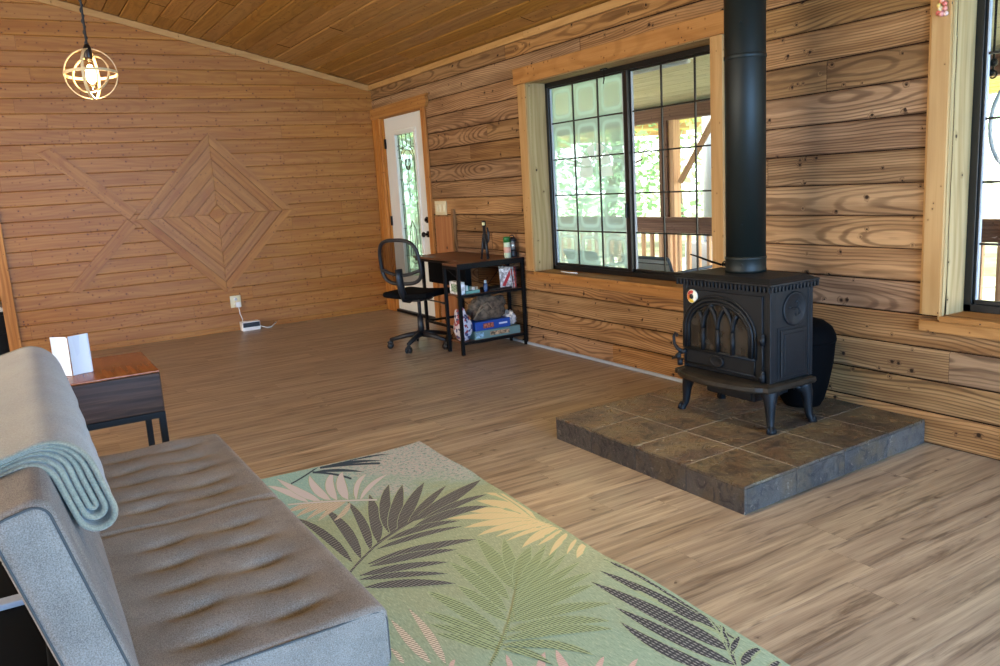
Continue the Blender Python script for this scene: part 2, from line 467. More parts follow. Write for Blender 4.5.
def tinted_glass(name, cw, ch, u0, v0, col, amount):
    """translucent tinted pane with clearer rounded fields inside each grid cell"""
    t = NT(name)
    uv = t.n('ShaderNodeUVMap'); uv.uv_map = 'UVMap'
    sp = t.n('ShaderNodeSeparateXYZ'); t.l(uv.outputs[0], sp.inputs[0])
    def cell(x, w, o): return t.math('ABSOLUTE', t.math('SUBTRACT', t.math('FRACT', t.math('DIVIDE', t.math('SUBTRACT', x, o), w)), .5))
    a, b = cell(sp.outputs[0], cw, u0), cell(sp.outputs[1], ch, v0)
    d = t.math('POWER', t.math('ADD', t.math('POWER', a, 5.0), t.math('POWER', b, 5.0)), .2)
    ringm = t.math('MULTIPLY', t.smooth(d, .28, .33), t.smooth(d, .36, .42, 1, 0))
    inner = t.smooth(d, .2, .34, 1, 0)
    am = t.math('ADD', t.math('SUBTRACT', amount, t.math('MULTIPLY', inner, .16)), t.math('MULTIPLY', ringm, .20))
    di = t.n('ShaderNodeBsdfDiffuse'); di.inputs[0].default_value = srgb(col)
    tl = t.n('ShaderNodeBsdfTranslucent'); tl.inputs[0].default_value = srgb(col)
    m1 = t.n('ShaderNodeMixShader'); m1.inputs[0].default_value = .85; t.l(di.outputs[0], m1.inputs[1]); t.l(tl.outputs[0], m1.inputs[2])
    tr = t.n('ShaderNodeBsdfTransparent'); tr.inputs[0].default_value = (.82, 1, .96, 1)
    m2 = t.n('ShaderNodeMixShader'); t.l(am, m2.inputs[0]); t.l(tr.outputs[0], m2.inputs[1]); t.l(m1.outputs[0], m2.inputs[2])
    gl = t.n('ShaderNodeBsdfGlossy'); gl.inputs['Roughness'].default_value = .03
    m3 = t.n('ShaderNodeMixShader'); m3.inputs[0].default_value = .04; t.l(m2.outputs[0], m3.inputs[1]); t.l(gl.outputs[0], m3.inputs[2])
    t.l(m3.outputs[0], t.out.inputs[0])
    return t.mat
def screen_mat(name, col, alpha):
    t = NT(name)
    d = t.n('ShaderNodeBsdfDiffuse'); d.inputs[0].default_value = srgb(col)
    tr = t.n('ShaderNodeBsdfTransparent')
    uv = t.n('ShaderNodeTexCoord'); 
    mx = t.n('ShaderNodeMixShader'); mx.inputs[0].default_value = alpha
    t.l(tr.outputs[0], mx.inputs[1]); t.l(d.outputs[0], mx.inputs[2]); t.l(mx.outputs[0], t.out.inputs[0])
    return t.mat
M['chair_mesh'] = screen_mat('black_chair_mesh', '#101214', .58)
def emit(name, col, st):
    t = NT(name)
    e = t.n('ShaderNodeEmission'); e.inputs[0].default_value = srgb(col); e.inputs[1].default_value = st
    t.l(e.outputs[0], t.out.inputs[0]); return t.mat
# ------------------------------------------------------------ room shell
def cut(rects, op):
    out = []
    a0, a1, b0, b1 = op
    for (u0, u1, v0, v1) in rects:
        if a1 <= u0 or a0 >= u1 or b1 <= v0 or b0 >= v1: out.append((u0, u1, v0, v1)); continue
        if v0 < b0: out.append((u0, u1, v0, b0))
        if v1 > b1: out.append((u0, u1, b1, v1))
        m0, m1 = max(v0, b0), min(v1, b1)
        if u0 < a0: out.append((u0, a0, m0, m1))
        if u1 > a1: out.append((a1, u1, m0, m1))
    return out
def boards(mb, P, u0, u1, v0, v1, h, phase, ops, rng, lens, groove=.007, ch=.006, uneven=0.0, gap=.0015, vg=0.0):
    """rows of boards along u; P(u,v,d) maps to 3-D with d going into the wall"""
    k = math.floor((v0-phase)/h)
    while phase + k*h < v1 - 1e-6:
        a, b = phase+k*h+vg, phase+(k+1)*h-vg
        k += 1
        u = u0 - rng.random()*lens[0]
        while u < u1:
            L = rng.uniform(*lens); e = u+L; r = rng.random(); dd = rng.random()*uneven
            rects = [(max(u, u0), min(e, u1)-gap, max(a, v0), min(b, v1))]
            if rects[0][1] > rects[0][0]+.01:
                for op in ops: rects = cut(rects, op)
                for (x0, x1, y0, y1) in rects:
                    if x1-x0 < .002 or y1-y0 < .002: continue
                    lv = [y0] + [q for q in (a+ch, b-ch) if y0+1e-4 < q < y1-1e-4] + [y1]
                    pts = []; uvs = []
                    for q in lv:
                        edge = (abs(q-a) < 1e-4 or abs(q-b) < 1e-4)
                        d = dd + (groove if edge else 0)
                        for x in (x0, x1):
                            pts.append(P(x, q, d)); uvs.append((x, q-(a+b)/2))
                    fs = [(2*i, 2*i+1, 2*i+3, 2*i+2) for i in range(len(lv)-1)]
                    n = len(pts)
                    # ends and long edges go back into the wall
                    for x in (x0, x1):
                        pts += [P(x, y0, groove+.006+dd), P(x, y1, groove+.006+dd)]; uvs += [(x, 0), (x, 0)]
                    fs += [(0, n, n+1, 2*(len(lv)-1)), (1, 2*(len(lv)-1)+1, n+3, n+2)]
                    fs += [(0, 1, n+2, n), (2*(len(lv)-1), n+1, n+3, 2*(len(lv)-1)+1)]
                    mb.add(pts, fs, uvs=uvs, rnd=r)
            u = e
rng = random.Random(5)
W1 = (3.387, 5.267, .61, 2.032)
W2 = (.14, 2.021, .61, 2.032)
D1 = (7.085, 8.085, -.01, 2.06)
# right wall
mb = MB()
boards(mb, lambda u, v, d: (XW+d, u, v), -2.5, YB+.1, 0, 2.47, .15, 0, [W1, W2, D1], rng, (2.4, 4.8), uneven=.006, vg=.0022, ch=.007, groove=.010)
EX = lambda w: (w[0]-.021, w[1]+.021, w[2]-.026, w[3]+.021)
for (a, b, c, d) in cut(cut(cut([(-2.5, YB+.3, -.2, 2.5)], EX(W1)), EX(W2)), (7.08, 8.09, -.21, 2.08)):
    mb.box(XW+.013, XW+.21, a, b, c, d, mat=1)
struct(mb.build('wall_right', [M['rustic'], M['gap']], origin=(XW, 3, 0)))
# back wall with the doorway at its left end
mb = MB()
DOOR2 = (-1.1, -.05, -.01, 2.45)
boards(mb, lambda u, v, d: (u, YB+d, v), -4.5, XW+.1, 0, 3.4, .1312, -.0886+.131*.0, [DOOR2], rng, (1.4, 3.6), vg=.0007, ch=.0045, groove=.004)
for (a, b, c, d) in cut([(-4.7, XW+.3, -.2, 3.6)], DOOR2):
    mb.box(a, b, YB+.013, YB+.16, c, d, mat=1)
struct(mb.build('wall_back', [M['pine_wall'], M['gap']], origin=(1, YB, 0)))
# left wall, rear wall (with their windows)
mb = MB()
LW = [(1.0, 4.2, .75, 2.15), (5.5, 7.0, .8, 2.15)]
boards(mb, lambda u, v, d: (-4.4-d, u, v), -2.5, YB+.1, 0, 2.5, .131, 0, LW, rng, (1.4, 3.6))
R = [(-2.6, YB+.3, -.2, 2.7)]
for o in LW: R = cut(R, o)
for (a, b, c, d) in R: mb.box(-4.55, -4.413, a, b, c, d, mat=1)
struct(mb.build('wall_left', [M['pine_wall'], M['gap']], origin=(-4.4, 3, 0)))
mb = MB()
RW = [(-.7, 3.1, .45, 2.2)]
boards(mb, lambda u, v, d: (u, -2.5-d, v), -4.5, XW+.1, 0, 3.4, .131, 0, RW, rng, (1.4, 3.6))
for (a, b, c, d) in cut([(-4.7, XW+.3, -.2, 3.6)], RW[0]): mb.box(a, b, -2.65, -2.513, c, d, mat=1)
struct(mb.build('wall_rear', [M['pine_wall'], M['gap']], origin=(0, -2.5, 0)))
# floor: vinyl planks running across the room
mb = MB()
boards(mb, lambda u, v, d: (u, v, -d), -4.5, XW+.12, -2.6, YB+.0, .18, .05, [], rng, (1.2, 1.2001), groove=.0003, ch=.001, gap=.0007, vg=.0004)
mb.box(-4.6, XW+.2, -2.6, YB+.16, -.1, -.006, mat=1)
struct(mb.build('floor', [M['floor'], M['gap']], origin=(0, 3, 0)))
# ceiling: two slopes of boards running towards the far wall
mb = MB()
sl = sqrt(1+.245**2); nx, nz = .245/sl, 1/sl
zr = ceil_z(-.5)
def Pr(u, v, d): return (-.5+v/sl + nx*d, u, zr - v*.245/sl + nz*d)
def Pl(u, v, d): return (-.5-v/sl - nx*d, u, zr - v*.245/sl + nz*d)
boards(mb, Pr, -2.5, YB+.05, 0, 4.15, .14, 0, [], rng, (1.8, 3.6), groove=.008, ch=.008, uneven=.008, vg=.0015)
boards(mb, Pl, -2.5, YB+.05, 0, 4.1, .14, 0, [], rng, (1.8, 3.6), groove=.008, ch=.008, uneven=.008, vg=.0015)
for f, L in ((Pr, 4.4), (Pl, 4.4)):
    q = [f(-2.7, -.1, .02), f(YB+.3, -.1, .02), f(YB+.3, L, .02), f(-2.7, L, .02)]
    q2 = [f(-2.7, -.1, .15), f(YB+.3, -.1, .15), f(YB+.3, L, .15), f(-2.7, L, .15)]
    mb.add(q+q2, [(0, 1, 2, 3), (7, 6, 5, 4), (0, 4, 5, 1), (1, 5, 6, 2), (2, 6, 7, 3), (3, 7, 4, 0)], mat=1)
struct(mb.build('ceiling', [M['pine_ceiling'], M['gap']], origin=(0, 3, 2.4)))
# crown trim along the right wall, in butted lengths
mb = MB()
for i, (a, b) in enumerate([(-2.5, .9), (.902, 3.4), (3.402, 5.25), (5.252, 7.0), (7.002, YB)]):
    mb.rnd = rng.random()
    mb.box(XW-.028, XW, a, b, 2.352+.002*(i % 2), 2.404, r=.003, seg=1, grain='y')
struct(mb.build('trim_1', M['trim'], origin=(XW, 3, 2.35)))
# sloped trim where far wall meets the ceiling
mb = MB()
for x0, x1, rr in ((-.5, XW-.03, .2),):
    z0, z1 = ceil_z(x0), ceil_z(x1)
    for (d0, d1, t0, t1) in ((YB-.024, YB, .004, .058),):
        p = [(x0, d0, z0-t1), (x1, d0, z1-t1), (x1, d0, z1-t0), (x0, d0, z0-t0)]
        q = [(a, d1, c) for a, b, c in p]
        mb.add(p+q, [(0, 1, 2, 3), (7, 6, 5, 4), (0, 4, 5, 1), (3, 2, 6, 7)], uvs=[(a, c*.3) for a, b, c in p+q], rnd=.37)
struct(mb.build('trim_2', M['trim'], origin=(1.5, YB, 2.4)))
# pale grey quarter round at the foot of the right wall, pine one at the foot of the far wall
mb = MB()
for a, b in ((3.31, 5.99),):
    mb.box(XW-.016, XW, a, b, 0, .022, r=.006, seg=2)
struct(mb.build('baseboard_right', M['grey_trim'], origin=(XW, 4.5, 0)))
mb = MB()
mb.box(-.04, XW-.02, YB-.014, YB, 0, .055, r=.003, grain='x', rnd=.8)
struct(mb.build('baseboard_back', M['pine_inlay'], origin=(1.5, YB, 0)))
# post trim at the doorway on the far wall
mb = MB()
mb.box(-.14, -.045, YB-.022, YB+.16, 0, 2.55, r=.004, grain='z', rnd=.13)
mb.box(-1.2, -.045, YB-.022, YB+.0, 2.45, 2.56, r=.004, grain='x', rnd=.43)
struct(mb.build('trim_3', M['door_trim'], origin=(-.1, YB, 0)))
# room beyond the doorway
for nm, bx_, mt_ in (('wall_kitchen_back', (-2.4, .8, 10.5, 10.6, 0, 2.6), 'door_trim'), ('wall_kitchen_right', (.6, .7, YB+.17, 10.5, 0, 2.6), 'door_trim'), ('wall_kitchen_left', (-2.4, -2.3, YB+.17, 10.5, 0, 2.6), 'door_trim'),
                     ('floor_kitchen', (-2.4, .8, YB+.17, 10.6, -.1, 0), 'floor'), ('ceiling_kitchen', (-2.4, .8, YB+.17, 10.6, 2.6, 2.7), 'pine_ceiling')):
    mb = MB(); mb.box(*bx_, rnd=.3); struct(mb.build(nm, M[mt_]))
k = thing('cabinet', 'black kitchen cabinet with white worktop edge seen through the doorway at far left', 'cabinet', (-.42, 8.95, 0))
mb = MB(); mb.box(-.9, -.06, 8.62, 9.2, .0, .42, r=.006); mb.box(-.88, -.08, 8.605, 8.625, .05, .22, r=.003); mb.box(-.88, -.08, 8.605, 8.625, .24, .39, r=.003)
mb.build('body', M['dark_leather'], k)
mb = MB(); mb.box(-.92, -.055, 8.59, 9.22, .425, .465, r=.008, seg=2); mb.build('worktop', M['white_plastic'], k)

# ------------------------------------------------------------ windows in the right wall
def window(idx, y0, y1, mid, teal_far, lab):
    z0, z1 = .61, 2.032; cw = .108 if idx == 1 else .088
    w = thing('window_%d' % idx, None, None, (XW, (y0+y1)/2, z0), kind='structure')
    # jamb lining
    mb = MB(); mb.rnd = .33
    mb.box(XW-.012, XW+.205, y1, y1+.02, z0-.02, z1+.02, grain='z'); mb.box(XW-.012, XW+.205, y0-.02, y0, z0-.02, z1+.02, grain='z')
    mb.box(XW-.012, XW+.205, y0, y1, z1, z1+.02, grain='y')
    mb.build('jamb_lining', M['jamb'], w)
    mb = MB(); mb.box(XW-.035, XW+.205, y0-.0, y1+.0, z0-.025, z0, r=.004, grain='y', rnd=.61); mb.build('sill', M['header'], w)
    mb = MB()
    mb.box(XW-.026, XW, y1+.003, y1+cw, z0-.0, z1+.002, r=.003, grain='z', rnd=.21)
    mb.box(XW-.020, XW, y1+cw, y1+cw+.012, z0-.0, z1+.002, r=.003, grain='z', rnd=.71)
    mb.box(XW-.026, XW, y0-.095, y0-.003, z0-.0, z1+.002, r=.003, grain='z', rnd=.52)
    mb.build('side_casing', M['trim'], w)
    mb = MB(); mb.box(XW-.034, XW, y0-.15, y1+.15, z1+.003, z1+.122, r=.004, grain='y', rnd=.15); mb.build('header_casing', M['header'], w)
    mb = MB(); mb.box(XW-.030, XW, y0-.10, y1+cw+.008, z0-.075, z0-.025, r=.004, grain='y', rnd=.86); mb.build('apron_casing', M['header'], w)
    # black vinyl frame
    X0, X1 = XW+.155, XW+.205
    mb = MB()
    f = .035
    mb.box(X0, X1, y0, y1, z0, z0+f, r=.003); mb.box(X0, X1, y0, y1, z1-f, z1, r=.003)
    mb.box(X0, X1, y0, y0+f, z0, z1, r=.003); mb.box(X0, X1, y1-f, y1, z0, z1, r=.003)
    mb.box(X0+.004, X1, mid-.022, mid+.022, z0+f, z1-f, r=.003)
    mb.build('frame', M['black_vinyl'], w)
    for far in (0, 1):
        a, b = (mid+.022, y1-f) if far else (y0+f, mid-.022)
        xs = X0+.012 if far else X0+.03
        mb = MB(); s = .02
        mb.box(xs, xs+.014, a, b, z0+f, z0+f+s, r=.002); mb.box(xs, xs+.014, a, b, z1-f-s*.6, z1-f, r=.002)
        mb.box(xs, xs+.014, a, a+s*.6, z0+f, z1-f, r=.002); mb.box(xs, xs+.014, b-s*.5, b, z0+f, z1-f, r=.002)
        for i in range(1, 3):
            q = a+(b-a)*i/3; mb.box(xs+.002, xs+.012, q-.005, q+.005, z0+f, z1-f)
        for j in range(1, 5):
            q = z0+f+(z1-z0-2*f)*j/5; mb.box(xs+.0025, xs+.0115, a, b, q-.005, q+.005)
        sash = mb.build('sash', M['black_vinyl'], w)
        # pale weather strips beside the glass
        mb = MB(); mb.box(xs+.001, xs+.016, a+s*.6, a+s*.6+.006, z0+f, z1-f); mb.box(xs+.001, xs+.016, b-s*.5-.006, b-s*.5, z0+f, z1-f)
        mb.build('weather_strip', M['grey_trim'], sash)
        mb = MB()
        mb.add([(xs+.013, a, z0+f), (xs+.013, b, z0+f), (xs+.013, b, z1-f), (xs+.013, a, z1-f)], [(0, 1, 2, 3)],
               uvs=[(0, 0), (b-a, 0), (b-a, z1-z0-2*f), (0, z1-z0-2*f)])
        if far and teal_far:
            mt = tinted_glass('teal_glass', (b-a)/3, (z1-z0-2*f)/5, 0, 0, '#bfe6e4', .66)  # milky teal mixed over the clear far pane
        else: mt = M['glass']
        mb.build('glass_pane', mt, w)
    mb = MB(); mb.box(X0-.012, X0+.004, mid+.004, mid+.02, 1.02, 1.12, r=.004); mb.build('latch', M['black_vinyl'], w)
    return w
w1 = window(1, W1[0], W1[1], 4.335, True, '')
w2 = window(2, W2[0], W2[1], 1.08, False, '')
# small hook at the head of the first window
mb = MB(); mb.box(XW+.10, XW+.12, 4.46, 4.52, 2.022, 2.03); mb.tube([(XW+.11, 4.49, 2.025), (XW+.11, 4.49, 1.96), (XW+.10, 4.488, 1.93)], .004, 6)
mb.build('window_latch_pin', M['black_vinyl'], w1)
# white half-round fan shape laid on the teal pane
fb = NT('white_translucent'); d_ = fb.n('ShaderNodeBsdfDiffuse'); d_.inputs[0].default_value = (.95, .97, .95, 1); t_ = fb.n('ShaderNodeBsdfTranslucent'); t_.inputs[0].default_value = (1, 1, 1, 1)
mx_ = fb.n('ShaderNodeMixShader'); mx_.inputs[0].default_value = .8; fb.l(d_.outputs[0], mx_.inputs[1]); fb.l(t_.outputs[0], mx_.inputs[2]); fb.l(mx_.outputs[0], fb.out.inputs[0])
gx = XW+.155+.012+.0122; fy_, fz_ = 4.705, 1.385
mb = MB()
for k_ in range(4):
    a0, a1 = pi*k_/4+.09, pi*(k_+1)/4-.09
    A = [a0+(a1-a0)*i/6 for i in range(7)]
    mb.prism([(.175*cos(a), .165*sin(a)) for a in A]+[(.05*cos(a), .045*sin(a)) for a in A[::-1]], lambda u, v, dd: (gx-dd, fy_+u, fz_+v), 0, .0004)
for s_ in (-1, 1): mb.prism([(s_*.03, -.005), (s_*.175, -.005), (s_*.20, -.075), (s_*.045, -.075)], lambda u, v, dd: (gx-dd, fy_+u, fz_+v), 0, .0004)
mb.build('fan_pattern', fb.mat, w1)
# white plastic strip lying on the sill
o = thing('plastic_strip', 'thin white plastic strip lying on the sill of the large window', 'strip', (3.56, 4.93, .6105))
mb = MB(); mb.tube([(3.565, 5.03, .615), (3.56, 4.93, .615), (3.563, 4.82, .615)], .0045, 8); mb.build('strip_body', M['white_plastic'], o)

# ------------------------------------------------------------ door in the right wall
d = thing('door_1', None, None, (XW, 7.58, 0), kind='structure')
y0, y1, zt = 7.125, 8.045, 2.035
mb = MB()   # slab with raised frame round the light
gy0, gy1, gz0, gz1 = 7.345, 7.785, .42, 1.85
xs = XW+.022
for (a, b, c, e) in cut([(y0, y1, .03, zt)], (gy0-.03, gy1+.03, gz0-.03, gz1+.03)):
    mb.box(xs, xs+.044, a, b, c, e)
mb.build('door_slab', M['white_paint'], d)
mb = MB()
for (a, b, c, e) in ((gy0-.045, gy0-.0, gz0-.045, gz1+.045), (gy1, gy1+.045, gz0-.045, gz1+.045)): mb.box(xs-.012, xs+.05, a, b, c, e, r=.006, seg=2)
mb.box(xs-.012, xs+.05, gy0, gy1, gz1, gz1+.045, r=.006, seg=2); mb.box(xs-.012, xs+.05, gy0, gy1, gz0-.045, gz0, r=.006, seg=2)
mb.build('light_frame', M['white_paint'], d)
# leaded light: arch, border bands, centre ornament
mb = MB(); mb.box(xs+.018, xs+.022, gy0, gy1, gz0, gz1); mb.build('glass_pane', tinted_glass('leaded_textured_glass', .22, .24, 0, 0, '#cfeae4', .6), d)
mb = MB()
X = xs+.012
def came(p, r=.004): mb.tube([(X, a, b) for a, b in p], r, 5)
cy = (gy0+gy1)/2
came([(gy0+.07, gz0), (gy0+.07, 1.62)]); came([(gy1-.07, gz0), (gy1-.07, 1.62)]); came([(gy1-.035, gz0), (gy1-.035, gz1)])
for q in (.62, .9, 1.15, 1.4, 1.62, 1.74): came([(gy0, q), (gy0+.07, q)]); came([(gy1-.07, q), (gy1, q)])
for rr, zc in ((.15, 1.62), (.12, 1.58)):
    came([(cy+rr*cos(t), zc+.11*sin(t)) for t in [pi*i/14 for i in range(15)]])
came([(gy0, 1.70), (cy-.1, 1.72)]); came([(cy+.1, 1.72), (gy1, 1.70)]); came([(cy, 1.73), (cy, gz1)]); came([(cy-.1, 1.71), (cy-.1, gz1)]); came([(cy+.1, 1.71), (cy+.1, gz1)])
# urn and scroll ornament
came([(cy-.05, 1.60), (cy-.055, 1.54), (cy-.03, 1.50), (cy+.03, 1.50), (cy+.055, 1.54), (cy+.05, 1.60)], .006); came([(cy-.02, 1.6), (cy-.02, 1.5)], .005); came([(cy+.02, 1.6), (cy+.02, 1.5)], .005)
came([(cy, 1.5), (cy, 1.2)], .003); came([(cy-.06, 1.25), (cy-.02, 1.22), (cy+.03, 1.3), (cy+.06, 1.36)], .003); came([(cy-.07, 1.4), (cy, 1.37), (cy+.07, 1.4)], .003)
came([(cy-.08, .62), (cy-.07, .9), (cy, .98), (cy+.07, .9), (cy+.08, .62), (cy-.08, .62)], .004); came([(cy-.03, .62), (cy-.03, .94)], .003); came([(cy+.03, .62), (cy+.03, .94)], .003)
came([(cy-.09, .57), (cy, .54), (cy+.09, .57)], .004)
mb.build('lead_came', plain('dark_lead', '#4c4644', .4, metal=.5), d)
for z, nm in ((.995, 'deadbolt'), (.855, 'door_handle')):
    mb = MB()
    mb.cyl((xs, 7.19, z), (xs-.012, 7.19, z), .031, 18)
    if nm == 'deadbolt': mb.cyl((xs-.012, 7.19, z), (xs-.028, 7.19, z), .017, 12)
    else:
        mb.cyl((xs-.012, 7.19, z), (xs-.04, 7.19, z), .012, 12)
        mb.M = Matrix.Translation((xs-.055, 7.19, z)) @ Matrix.Rotation(pi/2, 4, 'Y'); mb.ball((0, 0, 0), .028, sz=.7)
    mb.build(nm, plain(nm+'_black', '#15130f', .3, metal=.6), d)
for z in (.35, .98, 1.78):
    mb = MB(); mb.cyl((XW+.012, 8.05, z-.05), (XW+.012, 8.05, z+.05), .008, 8); mb.box(XW+.012, XW+.018, 8.02, 8.055, z-.05, z+.05); mb.build('hinge', M['black_metal'], d)
mb = MB()   # jambs, threshold
mb.box(XW-.0, XW+.16, y1+.003, y1+.04, 0, 2.075, grain='z', rnd=.3); mb.box(XW-.0, XW+.16, y0-.04, y0-.003, 0, 2.075, grain='z', rnd=.6); mb.box(XW, XW+.16, y0-.003, y1+.003, 2.04, 2.075, grain='y', rnd=.8)
mb.build('door_jamb', M['door_trim'], d)
mb = MB(); mb.box(XW-.01, XW+.16, y0-.003, y1+.003, 0, .028, r=.004); mb.build('threshold', M['black_metal'], d)
mb = MB()
mb.box(XW-.022, XW, y0-.125, y0-.035, 0, 2.045, r=.003, grain='z', rnd=.22)
mb.box(XW-.022, XW, y1+.03, y1+.10, 0, 2.045, r=.003, grain='z', rnd=.77)
mb.box(XW-.018, XW, y1+.115, y1+.175, 0, 2.045, r=.003, grain='z', rnd=.47)
mb.box(XW-.018, XW, y1+.185, YB-.01, 0, 2.045, r=.003, grain='z', rnd=.91)
mb.build('side_casing', M['door_trim'], d)
mb = MB(); mb.rnd = .9
poly = [(y0-.205, 2.165), (y0-.17, 2.14), (y0-.19, 2.10), (y0-.165, 2.06), (y0-.155, 2.045), (YB-.004, 2.045), (YB-.004, 2.15)]
mb.prism(poly, lambda u, v, dd: (XW-dd, u, v), .001, .027)
mb.build('header_casing', M['header'], d)
# orange board strip under the switches
mb = MB(); mb.box(XW-.012, XW, 6.60, 6.965, 0, 1.03, r=.002, grain='z', rnd=.07)
o = mb.build('trim_4', wood('orange_ply_strip', srgb('#7c4a24'), srgb('#a2693f'), srgb('#b37d52'), h=.4, freq=20, contrast=.25, knots=.2, tint=0, rough=.5), origin=(XW, 6.78, 0)); struct(o)
mb = MB(); mb.box(XW-.03, XW, 6.555, 6.598, 0, 1.10, r=.003, grain='z', rnd=.6)
struct(mb.build('trim_5', M['rustic'], origin=(XW, 6.57, 0)))
# switches and sockets
sw = thing('light_switch_plate', 'wide cream light switch plate with three paddles beside the white door', 'light switch', (XW, 6.83, 1.04))
mb = MB(); mb.box(XW-.009, XW-.001, 6.72, 6.95, 1.045, 1.175, r=.004, seg=2); mb.build('plate', M['cream_plastic'], sw)
for q in (6.77, 6.835, 6.90):
    mb = MB(); mb.box(XW-.016, XW-.009, q-.016, q+.016, 1.078, 1.142, r=.002); mb.build('paddle', plain('paddle_cream', '#e4d9b4', .35), sw)
# outlet on the far wall, plug, cable, router
ou = thing('wall_outlet', 'cream wall outlet low on the far wall under the diamond', 'outlet', (1.856, YB, .23))
mb = MB(); mb.box(1.80, 1.905, YB-.009, YB-.001, .235, .355, r=.004, seg=2); mb.build('cover_plate', M['cream_plastic'], ou)
for z in (.27, .32):
    mb = MB(); mb.M = rot('X', pi/2, (1.852, YB-.009, z)); mb.lathe([(.017, -.001), (.017, .002), (.001, .002)], (1.852, YB-.009, z), 16); mb.build('socket', M['white_plastic'], ou)
pl_ = thing('power_adapter', 'white plug with a short white cord hanging from the far wall outlet', 'plug', (1.865, YB-.04, .235))
mb = MB(); mb.box(1.842, 1.892, YB-.05, YB-.0115, .238, .292, r=.006, seg=2); mb.build('plug', M['white_plastic'], pl_)
mb = MB(); mb.tube([(1.868, YB-.04, .24), (1.872, YB-.045, .17), (1.888, YB-.05, .115), (1.885, YB-.06, .085), (1.868, YB-.07, .078)], .0045, 6); mb.build('cord', M['white_plastic'], pl_)
ro = thing('router', 'small white router box with a black front band on the floor below the outlet', 'router', (1.955, YB-.09, 0))
mb = MB(); mb.box(1.86, 2.04, YB-.13, YB-.02, 0.0, .09, r=.006, seg=2); mb.build('case', M['white_plastic'], ro)
mb = MB(); mb.box(1.868, 2.034, YB-.134, YB-.128, .036, .082); mb.build('front_band', M['black_plastic'], ro)
mb = MB(); mb.tube([(2.04, YB-.10, .03), (2.11, YB-.13, .006), (2.15, YB-.12, .008), (2.22, YB-.06, .04)], .005, 6); mb.build('cable', M['white_plastic'], ro)

# ------------------------------------------------------------ fish-shaped inlay on the far wall
fi = thing('wood_inlay', 'fish-shaped inlay of mitred pine boards, nested diamond body and two crossed tail strips', 'wall decoration', (1.78, YB, .39))
cx, cz = 1.781, 1.170
hw, hh_ = .757, .782
def dia(s): return [(cx-hw*s, cz), (cx, cz+hh_*s), (cx+hw*s, cz), (cx, cz-hh_*s)]
rings = [1.0, .85, .68, .48, .30, .12]
rg = random.Random(3)
def slab(mb, p4, dep, udir, rnd, bev=.002):
    """raised board with bevelled rim from a 4-gon on the wall"""
    n = len(p4); c = (sum(p[0] for p in p4)/n, sum(p[1] for p in p4)/n)
    def ins(p):
        v = Vector((c[0]-p[0], c[1]-p[1])); L = v.length
        v = v*(bev*1.6/max(L, 1e-6)); return (p[0]+v.x, p[1]+v.y)
    a = [(x, YB+.004, z) for x, z in p4]; b = [(x, YB-dep+.003, z) for x, z in p4]; t = [(ins(p)[0], YB-dep, ins(p)[1]) for p in p4]
    ux, uz = udir; L = sqrt(ux*ux+uz*uz); ux /= L; uz /= L
    uv = lambda q: (q[0]*ux+q[2]*uz, (-(q[0]-c[0])*uz+(q[2]-c[1])*ux))
    pts = a+b+t; fs = []
    for i in range(n):
        j = (i+1) % n
        fs += [(i, j, n+j, n+i), (n+i, n+j, 2*n+j, 2*n+i)]
    fs.append(tuple(range(2*n, 3*n)))
    mb.add(pts, fs, uvs=[uv(q) for q in pts], rnd=rnd)
for k in range(len(rings)-1):
    o_, i_ = dia(rings[k]), dia(rings[k+1]+.006)
    for s in range(4):
        mb = MB(); a, b, c_, d_ = o_[s], o_[(s+1) % 4], i_[(s+1) % 4], i_[s]
        slab(mb, [a, b, c_, d_], .015 if k == 0 else .009+.0015*(k % 2), (b[0]-a[0], b[1]-a[1]), rg.random())
        mb.build('frame_board' if k == 0 else 'ring_board', M['pine_inlay'], fi)
mb = MB(); slab(mb, dia(rings[-1]), .012, (1, .2), .5); mb.build('centre_block', M['pine_inlay'], fi)
def strip(p, q, w, dep, name, ends=(0, 0)):
    dx, dz = q[0]-p[0], q[1]-p[1]; L = sqrt(dx*dx+dz*dz); nx_, nz_ = -dz/L*w/2, dx/L*w/2
    mb = MB(); slab(mb, [(p[0]+nx_+ends[0]*dx/L, p[1]+nz_+ends[0]*dz/L), (q[0]+nx_, q[1]+nz_), (q[0]-nx_, q[1]-nz_), (p[0]-nx_-ends[0]*dx/L, p[1]-nz_-ends[0]*dz/L)], dep, (dx, dz), rg.random()); mb.build(name, M['pine_inlay'], fi)
strip((.37, 1.825), (1.02, 1.215), .115, .012, 'tail_strip', (.03,))
strip((.43, .56), (1.0, 1.15), .105, .012, 'tail_strip', (-.03,))

# ------------------------------------------------------------ hearth
he = thing('stone_hearth', 'low raised hearth platform of brown slate tiles with dark grey tiled sides', 'hearth', (2.87, 2.66, 0))
hx0, hx1, hy0, hy1, hz = 2.252, XW-.004, 2.038, 3.285, .116
SK = Matrix(((1, 0, 0, 0), (.036, 1, 0, -.036*2.252), (0, 0, 1, 0), (0, 0, 0, 1)))   # the near edge runs slightly out of square
mb = MB(); mb.M = SK; mb.box(hx0+.008, hx1, hy0+.008, hy1-.008-.045, 0, hz-.0135); mb.build('core', M['grout'], he)
xsn = [hx0, 2.567, 2.885, 3.2, hx1]; ysn = [hy0, 2.352, 2.672, 2.99, hy1]
mb = MB(); mb.M = SK; g = .0032
rg = random.Random(11)
for i in range(4):
    for j in range(4):
        mb.rnd = rg.random()
        nx_ = 10
        # slate face with gentle cleft relief
        x0, x1, y0_, y1_ = xsn[i]+g, xsn[i+1]-g, ysn[j]+g, ysn[j+1]-g
        if i == 0: x0 = hx0
        if j == 0: y0_ = hy0
        if j == 3: y1_ = hy1
        mb.box(x0, x1, y0_, y1_, hz-.012, hz+rg.random()*.001, r=.002, grain='x')
